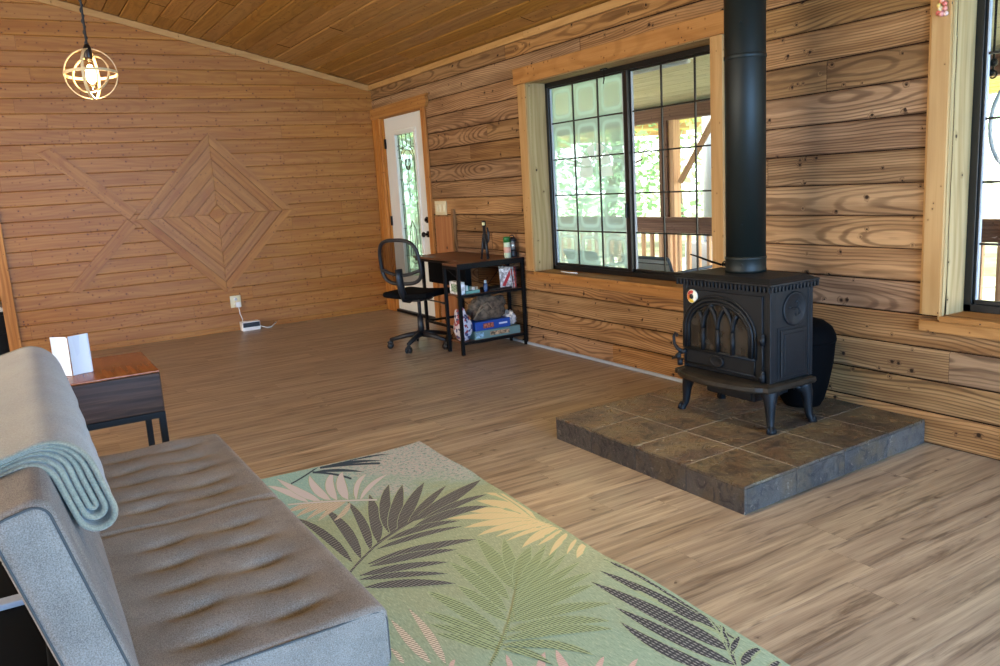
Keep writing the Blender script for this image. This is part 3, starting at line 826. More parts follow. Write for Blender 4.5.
mb.build('top_tile', M['slate'], he)
mb = MB(); mb.M = SK; mb.box(hx0+.006, hx1-.002, hy0+.006, hy1-.05, hz-.0119, hz-.0012); mb.build('grout_bed', M['grout'], he)
mb = MB(); mb.M = SK
for j in range(4):
    mb.rnd = rg.random(); mb.box(hx0, hx0+.012, ysn[j]+(0 if j == 0 else g/2), ysn[j+1]-g/2, 0, hz-.0125, r=.0015, grain='y')
for i in range(4):
    mb.rnd = rg.random(); mb.box(xsn[i]+(.0125 if i == 0 else g/2), xsn[i+1]-g/2, hy0, hy0+.012, .002, hz-.0125, r=.0015, grain='x')
for i in range(4):
    mb.rnd = rg.random(); mb.box(xsn[i]+(.0125 if i == 0 else g/2), xsn[i+1]-g/2, hy1-.012, hy1, .002, hz-.0125, r=.0015, grain='x')
mb.build('side_tile', M['slate_edge'], he)
# rug leaf outlines in millimetres on the floor
RUG_LEAVES={'dark':[[881,2617,895,2705,901,2789,900,2870,894,2946,882,3017,865,3081,842,3134,841,3133,847,3051,853,2974,857,2899,861,2826,865,2754,869,2683,878,2615],[916,2618,946,2697,966,2778,980,2861,987,2942,987,3021,981,3094,966,3158,965,3157,956,3065,948,2983,940,2905,931,2831,923,2759,916,2689,913,2618],[970,2656,1003,2724,1029,2797,1049,2873,1064,2950,1073,3026,1077,3100,1073,3167,1072,3166,1054,3081,1038,3004,1022,2931,1007,2862,992,2794,978,2726,968,2656],[1018,2697,1057,2759,1089,2827,1115,2897,1138,2969,1157,3041,1171,3112,1178,3180,1177,3180,1145,3111,1116,3044,1090,2977,1067,2910,1045,2842,1027,2773,1015,2699],[1088,2759,1126,2830,1156,2897,1184,2962,1210,3026,1236,3091,1264,3159,1294,3234,1294,3236,1252,3190,1213,3130,1175,3062,1143,2989,1115,2913,1094,2835,1085,2759],[1090,2744,1129,2782,1165,2833,1200,2890,1235,2955,1270,3026,1306,3105,1342,3194,1342,3195,1293,3137,1249,3076,1209,3014,1172,2951,1138,2887,1109,2821,1088,2747],[1122,2752,1165,2783,1205,2827,1246,2878,1289,2936,1333,3000,1379,3070,1429,3152,1429,3154,1378,3115,1329,3067,1282,3015,1237,2959,1194,2898,1155,2833,1121,2756],[1181,2787,1217,2804,1256,2832,1296,2866,1340,2905,1386,2949,1435,2998,1489,3054,1490,3056,1441,3033,1394,3004,1348,2971,1303,2934,1261,2893,1220,2847,1181,2792],[1212,2797,1264,2796,1321,2813,1381,2839,1443,2872,1508,2911,1577,2957,1650,3013,1651,3015,1593,3009,1533,2993,1471,2971,1409,2943,1345,2908,1280,2865,1213,2804],[1237,2777,1284,2781,1333,2791,1381,2802,1430,2814,1479,2826,1528,2837,1578,2850,1578,2852,1539,2865,1496,2869,1450,2867,1400,2859,1349,2842,1295,2818,1239,2783],[1162,2729,1216,2726,1270,2730,1322,2734,1373,2737,1422,2738,1470,2736,1517,2734,1518,2736,1487,2770,1447,2792,1401,2805,1349,2807,1292,2797,1230,2775,1164,2735],[1054,2698,1098,2693,1143,2693,1187,2693,1231,2693,1274,2691,1315,2687,1357,2682,1358,2683,1326,2710,1290,2729,1249,2741,1205,2745,1158,2741,1108,2729,1055,2704],[991,2651,1044,2646,1096,2643,1147,2642,1197,2640,1246,2637,1293,2633,1339,2628,1340,2630,1301,2652,1258,2668,1212,2678,1161,2683,1108,2682,1052,2674,993,2657],[918,2558,976,2542,1034,2533,1093,2525,1151,2518,1209,2510,1266,2501,1323,2493,1324,2495,1279,2530,1228,2556,1173,2575,1115,2587,1052,2590,987,2584,919,2564],[915,2537,960,2519,1006,2507,1051,2497,1095,2488,1139,2479,1181,2471,1224,2463,1224,2465,1192,2495,1155,2518,1114,2536,1069,2549,1022,2556,971,2555,916,2542],[862,2494,902,2472,943,2456,985,2442,1027,2430,1070,2417,1112,2404,1156,2393,1156,2394,1122,2427,1085,2453,1045,2475,1003,2492,959,2503,913,2507,864,2500],[851,2467,888,2440,925,2418,963,2398,1000,2378,1038,2358,1075,2339,1112,2320,1113,2321,1084,2356,1051,2387,1016,2415,979,2438,939,2456,898,2469,853,2472],[842,2405,878,2372,916,2347,953,2324,990,2302,1027,2281,1064,2260,1101,2240,1102,2241,1076,2282,1045,2317,1012,2349,975,2375,934,2395,891,2408,844,2409],[822,2506,836,2523,853,2543,875,2566,903,2592,935,2621,972,2654,1016,2690,1017,2706,973,2669,935,2636,902,2607,875,2580,852,2557,834,2536,820,2517],[1015,2688,1045,2708,1079,2728,1117,2749,1159,2771,1205,2794,1257,2819,1313,2845,1319,2868,1262,2841,1210,2816,1163,2793,1121,2770,1082,2748,1048,2728,1018,2708]],'pink':[[936,3283,936,3345,930,3399,920,3448,906,3493,890,3532,871,3567,848,3596,847,3593,858,3537,870,3485,881,3436,892,3390,903,3348,916,3309,933,3278],[982,3260,980,3321,973,3375,963,3428,952,3482,939,3538,925,3598,909,3660,908,3658,908,3568,913,3490,920,3422,929,3363,941,3314,957,3276,978,3254],[1022,3241,1029,3307,1032,3360,1033,3408,1035,3452,1037,3496,1040,3542,1045,3594,1044,3594,1022,3537,1006,3476,996,3416,991,3359,992,3307,1001,3264,1019,3235],[1045,3221,1065,3288,1078,3339,1089,3381,1100,3418,1111,3456,1127,3500,1149,3555,1149,3557,1121,3536,1094,3495,1069,3442,1049,3382,1037,3321,1033,3264,1041,3217],[1085,3194,1109,3258,1124,3308,1136,3352,1147,3393,1158,3435,1171,3482,1188,3540,1188,3541,1159,3509,1133,3463,1109,3408,1090,3349,1078,3290,1073,3235,1082,3191],[1113,3169,1137,3218,1158,3262,1178,3300,1197,3335,1218,3368,1240,3399,1265,3430,1266,3432,1243,3425,1218,3405,1193,3373,1168,3332,1145,3283,1125,3228,1110,3170],[1127,3154,1155,3184,1182,3215,1210,3245,1240,3275,1272,3305,1306,3334,1343,3364,1344,3366,1311,3359,1279,3343,1246,3320,1214,3290,1182,3253,1153,3210,1126,3159],[852,3297,896,3276,940,3252,986,3226,1033,3198,1081,3167,1129,3133,1178,3097,1184,3112,1135,3148,1086,3182,1038,3213,991,3242,945,3268,900,3291,856,3312]],'tan':[[999,3246,973,3266,945,3274,918,3275,892,3271,866,3261,841,3246,817,3227,817,3224,837,3221,858,3220,881,3219,906,3220,933,3222,963,3227,996,3238],[1029,3207,1003,3225,976,3231,947,3229,919,3219,892,3203,866,3182,842,3154,842,3152,864,3158,887,3164,911,3170,936,3175,964,3180,993,3187,1027,3199],[1050,3190,1026,3201,1000,3201,972,3192,945,3176,918,3155,892,3127,867,3095,867,3093,891,3105,914,3118,939,3129,963,3140,990,3151,1017,3164,1048,3182],[1065,3177,1042,3180,1017,3172,993,3158,968,3138,945,3113,923,3085,903,3053,903,3051,923,3064,943,3078,964,3093,986,3107,1010,3124,1035,3143,1064,3169],[1075,3151,1060,3137,1045,3121,1030,3102,1014,3082,996,3060,976,3037,954,3011,954,3009,974,3015,994,3026,1013,3041,1031,3060,1048,3084,1064,3113,1077,3147],[863,1856,880,1899,891,1944,900,1990,906,2038,909,2088,909,2139,906,2190,905,2190,895,2131,886,2078,878,2028,871,1981,865,1937,861,1895,861,1855],[830,1881,838,1922,841,1962,842,2002,842,2042,841,2082,838,2123,833,2164,832,2164,824,2115,819,2069,815,2026,814,1985,815,1947,819,1911,828,1880],[768,1926,774,1942,776,1957,777,1972,777,1986,775,2000,772,2012,768,2024,767,2023,765,2007,764,1992,763,1978,762,1964,762,1951,763,1938,766,1926]],'thin':[[1125,3678,1168,3674,1214,3670,1261,3666,1311,3660,1361,3653,1414,3643,1468,3632,1469,3635,1421,3663,1373,3685,1324,3700,1275,3709,1226,3710,1176,3703,1127,3688],[1136,3668,1172,3655,1208,3642,1245,3630,1283,3616,1321,3601,1360,3584,1399,3566,1400,3569,1367,3603,1333,3632,1297,3655,1259,3672,1220,3682,1180,3684,1139,3678],[1117,3655,1155,3641,1193,3626,1230,3608,1266,3589,1302,3567,1337,3544,1371,3518,1382,3545,1348,3571,1312,3594,1276,3616,1240,3636,1202,3654,1164,3669,1125,3683],[1084,3624,1111,3602,1138,3581,1165,3560,1191,3540,1217,3518,1242,3495,1267,3472,1268,3474,1249,3513,1228,3547,1205,3576,1179,3600,1151,3618,1120,3630,1086,3633],[1067,3618,1090,3594,1110,3569,1129,3541,1145,3511,1160,3479,1172,3446,1182,3411,1193,3432,1183,3468,1170,3502,1156,3535,1139,3565,1120,3594,1099,3620,1076,3645],[940,3539,960,3552,982,3567,1006,3584,1031,3604,1058,3627,1086,3652,1117,3680,1119,3699,1089,3670,1060,3645,1033,3622,1008,3602,985,3584,963,3569,943,3557]],'cream':[[1610,2517,1633,2591,1643,2658,1645,2718,1640,2770,1627,2815,1607,2851,1580,2875,1579,2873,1584,2820,1589,2768,1592,2717,1595,2666,1596,2614,1599,2563,1606,2514],[1605,2497,1620,2572,1621,2635,1614,2691,1599,2738,1576,2775,1548,2803,1512,2818,1511,2816,1524,2767,1537,2720,1548,2673,1559,2626,1570,2580,1582,2534,1601,2493],[1606,2484,1603,2557,1588,2616,1565,2666,1535,2706,1499,2737,1458,2757,1412,2766,1411,2764,1440,2725,1468,2686,1495,2645,1520,2603,1545,2561,1571,2518,1602,2480],[1606,2485,1588,2548,1560,2600,1524,2643,1482,2678,1434,2705,1383,2724,1326,2734,1325,2732,1369,2696,1410,2661,1450,2624,1488,2587,1525,2549,1562,2512,1602,2480],[1607,2472,1585,2522,1553,2559,1517,2587,1476,2606,1433,2618,1387,2621,1338,2615,1338,2614,1374,2594,1411,2575,1448,2553,1484,2531,1521,2508,1559,2485,1603,2467],[1610,2457,1584,2496,1550,2522,1513,2538,1473,2546,1431,2545,1387,2537,1344,2519,1343,2518,1379,2515,1415,2509,1451,2501,1487,2491,1524,2478,1563,2464,1607,2452],[1604,2509,1630,2571,1646,2628,1654,2681,1655,2729,1649,2770,1637,2804,1618,2829,1616,2828,1616,2779,1616,2733,1613,2688,1610,2643,1605,2597,1601,2552,1600,2507],[1615,2430,1597,2458,1571,2476,1542,2487,1509,2492,1473,2490,1434,2482,1394,2468,1394,2466,1427,2464,1459,2461,1490,2455,1520,2448,1550,2440,1580,2431,1611,2424],[1619,2415,1598,2431,1573,2440,1544,2444,1513,2442,1480,2437,1445,2427,1409,2413,1408,2411,1440,2413,1471,2414,1500,2414,1529,2413,1557,2412,1586,2410,1615,2410],[1624,2376,1610,2401,1586,2410,1558,2410,1526,2400,1492,2383,1456,2359,1421,2329,1421,2328,1451,2335,1479,2342,1506,2346,1532,2350,1558,2354,1586,2359,1620,2371],[1622,2355,1608,2359,1591,2358,1571,2353,1550,2346,1527,2336,1503,2324,1477,2309,1477,2308,1499,2311,1520,2315,1540,2320,1560,2325,1579,2331,1599,2339,1619,2349],[1627,2317,1610,2321,1588,2316,1565,2304,1540,2288,1514,2267,1488,2243,1462,2216,1462,2215,1487,2229,1511,2242,1534,2254,1556,2267,1578,2279,1600,2293,1625,2312],[1619,2257,1608,2258,1594,2253,1579,2245,1564,2233,1549,2220,1533,2204,1518,2186,1518,2185,1534,2195,1549,2204,1563,2213,1576,2222,1589,2230,1603,2240,1617,2252],[1623,2202,1616,2214,1604,2214,1588,2208,1572,2195,1556,2180,1541,2161,1527,2140,1528,2139,1543,2145,1557,2151,1568,2156,1579,2161,1590,2168,1603,2178,1621,2197]],'hatch':[[1059,1858,1069,1935,1070,2004,1066,2068,1057,2125,1043,2176,1026,2219,1003,2251,1002,2250,1005,2195,1009,2140,1014,2085,1021,2028,1029,1970,1039,1912,1056,1857],[1040,1840,1038,1898,1029,1949,1017,1997,1001,2041,983,2080,962,2115,939,2143,938,2142,949,2097,962,2054,974,2010,988,1966,1002,1922,1018,1879,1038,1838],[1028,1831,1026,1878,1016,1920,1003,1958,986,1992,966,2021,943,2046,918,2065,917,2064,932,2028,947,1994,961,1960,976,1926,990,1892,1006,1859,1026,1828],[1020,1824,1016,1860,1005,1891,991,1920,974,1946,955,1969,934,1991,910,2009,909,2008,922,1974,937,1943,951,1914,965,1887,981,1862,997,1839,1018,1821],[1238,2086,1274,2151,1298,2213,1316,2275,1328,2335,1335,2393,1337,2447,1331,2496,1330,2496,1304,2428,1284,2365,1266,2305,1251,2247,1240,2191,1232,2137,1235,2085],[1145,1986,1168,2054,1180,2119,1186,2181,1187,2240,1183,2295,1174,2346,1157,2388,1156,2387,1151,2324,1147,2265,1144,2206,1140,2149,1138,2093,1137,2038,1143,1985],[1189,2044,1212,2101,1226,2158,1233,2215,1236,2274,1233,2332,1226,2389,1211,2444,1211,2443,1202,2368,1196,2301,1190,2240,1186,2184,1182,2132,1181,2085,1186,2043],[1117,1936,1130,1990,1134,2038,1134,2083,1130,2124,1124,2162,1115,2196,1101,2225,1100,2224,1094,2178,1091,2134,1090,2091,1091,2049,1094,2008,1101,1969,1115,1934],[1279,2138,1309,2178,1331,2218,1350,2258,1366,2299,1382,2341,1396,2386,1409,2433,1408,2433,1375,2389,1348,2345,1323,2301,1303,2258,1287,2216,1277,2176,1277,2138],[1245,2079,1283,2102,1313,2131,1341,2161,1367,2194,1394,2229,1421,2268,1451,2314,1451,2315,1417,2304,1383,2282,1348,2253,1316,2218,1286,2177,1260,2133,1244,2081],[1225,2053,1262,2070,1298,2095,1335,2126,1373,2160,1413,2199,1455,2241,1499,2290,1499,2292,1455,2268,1412,2240,1370,2210,1331,2177,1293,2141,1257,2103,1224,2056],[1205,2028,1244,2042,1284,2065,1325,2091,1368,2121,1413,2155,1461,2193,1511,2236,1511,2237,1463,2215,1417,2190,1372,2163,1328,2135,1286,2104,1245,2071,1205,2032],[1186,2004,1226,2014,1269,2033,1313,2055,1359,2082,1408,2112,1459,2145,1513,2184,1513,2185,1464,2168,1415,2147,1367,2125,1320,2101,1274,2074,1230,2044,1186,2008],[1174,1991,1214,1991,1257,2001,1302,2015,1351,2033,1401,2054,1455,2078,1513,2107,1513,2109,1464,2105,1415,2096,1366,2084,1317,2069,1269,2050,1222,2027,1174,1994],[1158,1972,1198,1963,1242,1965,1289,1970,1338,1979,1390,1991,1444,2005,1504,2023,1504,2024,1460,2037,1412,2042,1363,2042,1314,2037,1263,2026,1212,2008,1159,1976],[1137,1945,1175,1934,1216,1932,1260,1933,1305,1936,1352,1940,1401,1945,1454,1953,1454,1955,1416,1973,1374,1984,1330,1990,1284,1991,1237,1985,1189,1973,1138,1948],[1122,1928,1162,1906,1203,1891,1246,1878,1290,1866,1334,1854,1378,1841,1424,1830,1425,1831,1393,1863,1357,1889,1317,1911,1273,1927,1227,1937,1177,1940,1124,1931],[1086,1886,1125,1863,1166,1845,1206,1828,1245,1811,1283,1793,1321,1773,1358,1753,1359,1754,1336,1792,1307,1825,1273,1853,1233,1874,1189,1889,1141,1896,1087,1890],[1059,1854,1098,1829,1139,1810,1180,1792,1220,1773,1259,1754,1298,1734,1338,1714,1338,1715,1313,1753,1282,1785,1246,1813,1206,1835,1162,1852,1114,1860,1060,1857],[1036,1833,1069,1800,1101,1772,1130,1746,1155,1720,1178,1694,1197,1667,1214,1640,1214,1641,1210,1679,1199,1715,1180,1749,1155,1779,1123,1805,1084,1826,1037,1836],[1025,1816,1036,1793,1047,1774,1058,1755,1068,1735,1078,1715,1087,1693,1096,1670,1096,1670,1098,1701,1096,1730,1090,1757,1081,1780,1067,1799,1050,1813,1027,1819],[957,1769,979,1786,1004,1807,1032,1834,1064,1866,1099,1903,1138,1947,1182,1999,1178,2006,1134,1955,1095,1911,1061,1873,1030,1842,1002,1816,978,1794,956,1778],[1183,1999,1201,2023,1222,2050,1247,2082,1275,2117,1307,2158,1343,2204,1383,2256,1378,2264,1338,2212,1302,2166,1270,2125,1242,2089,1218,2057,1196,2030,1178,2006]],'black':[[1598,1571,1629,1654,1647,1734,1655,1812,1654,1886,1644,1957,1625,2021,1595,2077,1594,2076,1597,1997,1598,1922,1598,1849,1596,1776,1593,1705,1591,1636,1595,1570],[1580,1466,1592,1552,1595,1636,1592,1718,1585,1798,1573,1875,1557,1950,1534,2019,1533,2018,1534,1932,1537,1849,1541,1768,1546,1689,1553,1611,1562,1536,1577,1465],[1532,1423,1544,1501,1544,1577,1539,1655,1528,1734,1512,1814,1491,1896,1464,1977,1463,1976,1464,1875,1468,1783,1474,1698,1482,1619,1493,1547,1506,1480,1529,1421],[1491,1378,1493,1442,1488,1504,1480,1564,1469,1625,1457,1685,1442,1745,1425,1805,1424,1804,1421,1731,1422,1662,1427,1598,1435,1536,1447,1479,1463,1425,1489,1376],[1440,1383,1435,1434,1425,1481,1415,1529,1406,1577,1397,1627,1390,1679,1383,1732,1382,1732,1370,1667,1365,1607,1366,1552,1373,1502,1386,1456,1407,1415,1438,1381],[1484,1371,1508,1400,1529,1429,1549,1460,1566,1491,1580,1523,1592,1555,1602,1587,1601,1587,1586,1554,1570,1521,1553,1490,1536,1460,1518,1430,1500,1400,1482,1371],[1518,1420,1533,1436,1546,1453,1559,1470,1571,1488,1582,1507,1593,1526,1603,1545,1602,1545,1588,1526,1574,1507,1561,1489,1549,1471,1537,1454,1526,1437,1516,1420],[1550,1475,1561,1484,1570,1493,1578,1502,1586,1510,1594,1518,1601,1527,1609,1536,1609,1536,1598,1531,1588,1524,1578,1516,1568,1507,1560,1497,1553,1486,1548,1475],[1529,1429,1538,1431,1547,1434,1556,1438,1565,1443,1576,1450,1588,1457,1603,1466,1603,1466,1591,1467,1578,1465,1566,1461,1554,1456,1543,1449,1534,1441,1527,1431],[1501,1368,1514,1367,1525,1368,1537,1370,1550,1373,1566,1378,1585,1382,1607,1388,1608,1389,1596,1398,1582,1404,1566,1406,1549,1404,1531,1397,1514,1387,1500,1370],[1527,1305,1535,1301,1543,1301,1552,1302,1563,1305,1576,1308,1590,1312,1608,1317,1608,1318,1598,1324,1587,1327,1575,1329,1563,1328,1550,1324,1538,1317,1527,1306]],'peach':[[1043,1653,1056,1660,1067,1668,1076,1679,1086,1691,1095,1704,1106,1720,1116,1738,1116,1738,1100,1731,1086,1722,1073,1711,1061,1699,1051,1686,1044,1671,1041,1654],[1108,1606,1120,1623,1128,1639,1134,1655,1138,1672,1142,1689,1145,1708,1147,1727,1146,1727,1132,1708,1121,1688,1112,1670,1105,1652,1101,1635,1100,1619,1105,1606],[1172,1568,1183,1572,1191,1577,1198,1583,1205,1590,1214,1599,1223,1608,1233,1620,1233,1621,1222,1619,1210,1614,1199,1608,1189,1601,1181,1592,1174,1581,1171,1569],[1238,1519,1247,1521,1254,1524,1262,1529,1270,1534,1279,1541,1289,1548,1301,1557,1302,1558,1290,1558,1279,1556,1269,1552,1259,1547,1249,1540,1242,1531,1237,1521],[992,1713,1001,1723,1007,1733,1012,1744,1016,1755,1018,1767,1020,1779,1020,1791,1020,1791,1012,1779,1005,1767,1000,1756,995,1745,992,1735,990,1725,990,1714],[863,1830,868,1829,873,1831,877,1834,880,1838,884,1843,888,1849,892,1856,892,1857,887,1858,882,1857,877,1855,873,1851,869,1847,865,1841,863,1833]]}
RUG_EDGE=[(1.673, 3.724), (1.664, 3.348), (1.666, 3.166), (1.65, 2.935), (1.648, 2.846), (1.643, 2.736), (1.629, 2.403), (1.62, 2.232), (1.615, 2.104), (1.627, 1.923), (1.619, 1.667), (1.61, 1.513), (1.599, 1.304)]
# ------------------------------------------------------------ wood stove
st = thing('wood_stove', 'black cast iron wood stove with arched glass door standing on the slate hearth', 'stove', (2.96, 2.67, .117))
BX0, BX1, BY0, BY1 = 2.825, 3.10, 2.405, 2.937
mb = MB()
mb.box(BX0, BX1, BY0, BY1, .345, .772, r=.006)
for x, y in ((BX0, BY0), (BX0, BY1), (BX1, BY0), (BX1, BY1)):     # corner pilasters
    mb.box(x-.006, x+.006, y-.006, y+.006, .345, .77, r=.003)
    mb.box(x-.004 if x < 3 else x-.024, x+.024 if x < 3 else x+.004, y-.004 if y < 2.6 else y-.02, y+.02 if y < 2.6 else y+.004, .345, .77, r=.003)
mb.build('firebox_body', M['iron'], st)
mb = MB()   # stepped top plate
def frus(x0, x1, y0_, y1_, z0, z1, i):
    p = [(x0, y0_, z0), (x1, y0_, z0), (x1, y1_, z0), (x0, y1_, z0), (x0+i, y0_+i, z1), (x1-i, y0_+i, z1), (x1-i, y1_-i, z1), (x0+i, y1_-i, z1)]
    mb.add(p, [(3, 2, 1, 0), (4, 5, 6, 7), (0, 1, 5, 4), (1, 2, 6, 5), (2, 3, 7, 6), (3, 0, 4, 7)])
frus(2.784, 3.112, 2.368, 2.972, .795, .801, .001); frus(2.784, 3.112, 2.368, 2.972, .801, .806, .010); frus(2.80, 3.10, 2.385, 2.955, .806, .820, .028)
frus(2.805, 3.105, 2.385, 2.955, .772, .795, -.012)
mb.build('top_plate', M['iron'], st)
mb = MB()   # dentil moulding
y = 2.385
while y < 2.96:
    mb.box(2.793, 2.812, y, y+.012, .764, .790, r=.002); y += .0235
x = 2.80
while x < 3.11:
    mb.box(x, x+.012, 2.375, 2.394, .764, .790, r=.002); mb.box(x, x+.012, 2.947, 2.966, .764, .790, r=.002); x += .0235
mb.box(2.812, 3.11, 2.39, 2.95, .766, .773)
mb.build('dentil_moulding', M['iron'], st)
# door
F = lambda u, v, d_: (BX0-d_, u, v)
mb = MB()
mb.box(BX0-.010, BX0-.0, 2.442, 2.918, .362, .742, r=.003)
mb.build('door_panel', M['iron'], st)
yc, zb, zs = 2.704, .452, .548
def arch(r, rz, n=22, base=zb): return [(yc-r, base)] + [(yc-r*cos(pi*i/n), zs+rz*sin(pi*i/n)) for i in range(n+1)] + [(yc+r, base)]
mb = MB()
mb.prism(arch(.188, .133), F, .010, .0115)
mb.build('door_glass', plain('sooty_stove_glass', '#292621', .22, spec=.6, nscale=9, namp=.35), st)
mb = MB()
for r_, z_, t_, dd in ((.194, .139, .009, .014), (.211, .156, .009, .017), (.228, .173, .006, .014)):
    mb.tube([(BX0-dd, a, b) for a, b in arch(r_, z_)], t_, 6)
mb.tube([(BX0-.014, yc-.226, zb-.004), (BX0-.014, yc+.226, zb-.004)], .009, 6)
mb.tube([(BX0-.014, yc-.22, zb+.001), (BX0-.014, yc-.22, .375)], .004, 6); mb.tube([(BX0-.014, yc+.22, zb+.001), (BX0-.014, yc+.22, .375)], .004, 6)
mb.tube([(BX0-.014, yc-.226, .372), (BX0-.014, yc+.226, .372)], .005, 6)
mb.build('arch_moulding', M['iron'], st)
# gothic tracery
mb = MB()
ys_ = [yc-.188, yc-.094, yc, yc+.094, yc+.188]
zsp = .560
for q in ys_[1:-1]: mb.tube([(BX0-.017, q, zb), (BX0-.017, q, zsp)], .011, 8)
for q in ys_:
    for sg in (-1, 1):
        # arc of radius .188 springing from q towards the other side
        ccx = q+sg*.15; P_ = []
        for i in range(15):
            a = (pi/2)*i/14*1.05
            yy = ccx-sg*.15*cos(a); zz = zsp+.15*sin(a)
            if abs(yy-yc) > .192: break
            e = sqrt(max(0, 1-((yy-yc)/.194)**2))*.139+zs
            if zz > e: break
            P_.append((BX0-.017, yy, zz))
        if len(P_) > 2: mb.tube(P_, .0098, 8)
mb.build('arch_tracery', M['iron'], st)
mb = MB(); mb.M = Matrix.Translation((BX0-.012, yc+.008, .405)) @ Matrix.Rotation(-pi/2, 4, 'Y')
mb.lathe([(.001, 0), (.040, 0), (.040, .006), (.033, .009), (.030, .007), (.001, .010)], (0, 0, 0), 26, sx=.72, sy=1.1)
mb.build('oval_boss', M['iron'], st)
mb = MB()
mb.tube([(BX0-.018, 2.434, .545), (BX0-.018, 2.434, .375)], .005, 8)
for z in (.545, .375):
    mb.cyl((BX0-.018, 2.434, z-.02), (BX0-.018, 2.434, z+.02), .012, 10); mb.cyl((BX0+.0, 2.44, z), (BX0-.03, 2.44, z), .009, 10); mb.ball((BX0-.018, 2.434, z+.022), .010)
mb.build('hinge_rod', M['iron'], st)
mb = MB()
mb.cyl((BX0+.002, 2.925, .425), (BX0-.035, 2.93, .425), .012, 10)
mb.tube([(BX0-.03, 2.93, .425), (BX0-.04, 2.952, .44), (BX0-.042, 2.972, .462), (BX0-.042, 2.975, .50), (BX0-.040, 2.965, .518), (BX0-.04, 2.952, .512), (BX0-.04, 2.955, .500)], [.011, .010, .008, .007, .006, .006, .005], 8)
mb.ball((BX0-.038, 2.95, .40), .016); mb.tube([(BX0-.03, 2.94, .425), (BX0-.038, 2.955, .395), (BX0-.045, 2.985, .385)], [.010, .008, .006], 8)
mb.cyl((BX0-.03, 2.945, .385), (BX0-.03, 2.945, .355), .014, 10)
mb.build('door_handle', M['iron'], st)
# right side: medallion and raised panel
mb = MB(); mb.M = Matrix.Translation((2.984, BY0-.001, .672)) @ Matrix.Rotation(pi/2, 4, 'X')
mb.lathe([(.001, 0), (.079, 0), (.079, .004), (.073, .008), (.068, .005), (.001, .005)], (0, 0, 0), 40)
for P_ in ([(-.045, .005), (-.035, .012), (-.027, .004), (-.018, .008), (-.010, .001)],
           [(.002, .030), (.014, .036), (.024, .026), (.018, .012), (.008, .006), (.022, .002), (.029, -.012), (.022, -.028), (.006, -.030), (-.002, -.018)],
           [(-.014, .0), (-.004, .006), (.008, .004)], [(.024, -.020), (.036, -.020)]):
    mb.tube([(a, b, .006) for a, b in P_], .0045, 6)
mb.build('side_medallion', M['iron'], st)
mb = MB()
mb.box(2.872, 3.072, BY0-.004, BY0, .352, .595, r=.002)
mb.box(2.885, 3.058, BY0-.012, BY0-.003, .364, .583, r=.006); mb.box(2.902, 3.040, BY0-.016, BY0-.010, .382, .565, r=.004)
mb.build('side_panel', M['iron'], st)
# bowed base lip
mb = MB()
out = []
for i in range(25):
    a = i/24; yy = 2.380+(2.972-2.380)*a
    bow = .075*sin(pi*min(1, max(0, (a-.04)/.92)))**.55
    out.append((2.782-bow, yy))
poly = [(3.112, 2.380)] + out + [(3.112, 2.972)]
def ring_(off, z): 
    return [(max(2.0, x)+(off if x < 3.0 else -off), yy+(off if yy < 2.45 else (-off if yy > 2.9 else 0)), z) for x, yy in poly]
lv = [ring_(.014, .306), ring_(.004, .309), ring_(0, .318), ring_(.002, .335), ring_(.014, .341), ring_(.03, .346)]
n = len(poly); pts = [p for L in lv for p in L]
fs = [tuple(range(n)), tuple(range((len(lv)-1)*n, len(lv)*n))[::-1]]
for i in range(len(lv)-1):
    for j in range(n): fs.append((i*n+j, (i+1)*n+j, (i+1)*n+(j+1) % n, i*n+(j+1) % n))
mb.add(pts, fs)
mb.build('base_lip', M['iron_brown'], st)
# cabriole legs
for (fx, fy, tx, ty) in ((2.818, 2.394, 2.845, 2.425), (2.818, 2.962, 2.845, 2.925), (3.104, 2.394, 3.08, 2.425), (3.104, 2.962, 3.08, 2.925)):
    mb = MB()
    dx, dy = fx-tx, fy-ty
    path = []; rad = []
    for z, k_, r_ in ((.302, -.35, .046), (.285, .05, .038), (.262, .30, .029), (.225, .42, .023), (.18, .50, .019), (.15, .62, .0165), (.134, .85, .017), (.124, 1.0, .021), (.1175, 1.02, .021)):
        path.append((tx+dx*k_, ty+dy*k_, z)); rad.append(r_)
    mb.tube(path, rad, 10)
    for k_ in (-1, 1):   # clawed toe ridges
        mb.tube([(fx+dx*.1+k_*dy*.3, fy+dy*.1-k_*dx*.3, .15), (fx+dx*.3+k_*dy*.35, fy+dy*.3-k_*dx*.35, .122)], [.006, .008], 6)
    # scroll bracket under the lip
    cxs = 1 if tx < 2.96 else -1; cys = 1 if ty < 2.67 else -1
    for vx, vy in ((cxs, 0), (0, cys)):
        mb.tube([(tx+dx*.2, ty+dy*.2, .255), (tx+vx*.03, ty+vy*.03, .288), (tx+vx*.075, ty+vy*.075, .308)], [.018, .016, .010], 8)
    mb.build('leg', M['iron'], st)
mb = MB(); mb.box(2.86, 3.06, 2.528, 2.83, .228, .313, r=.006); mb.box(2.852, 2.862, 2.54, 2.818, .236, .30, r=.003); mb.box(2.93, 3.05, 2.49, 2.53, .25, .30, r=.004)
mb.build('ash_box', plain('dark_ash_box', '#101113', .5, metal=.2), st)
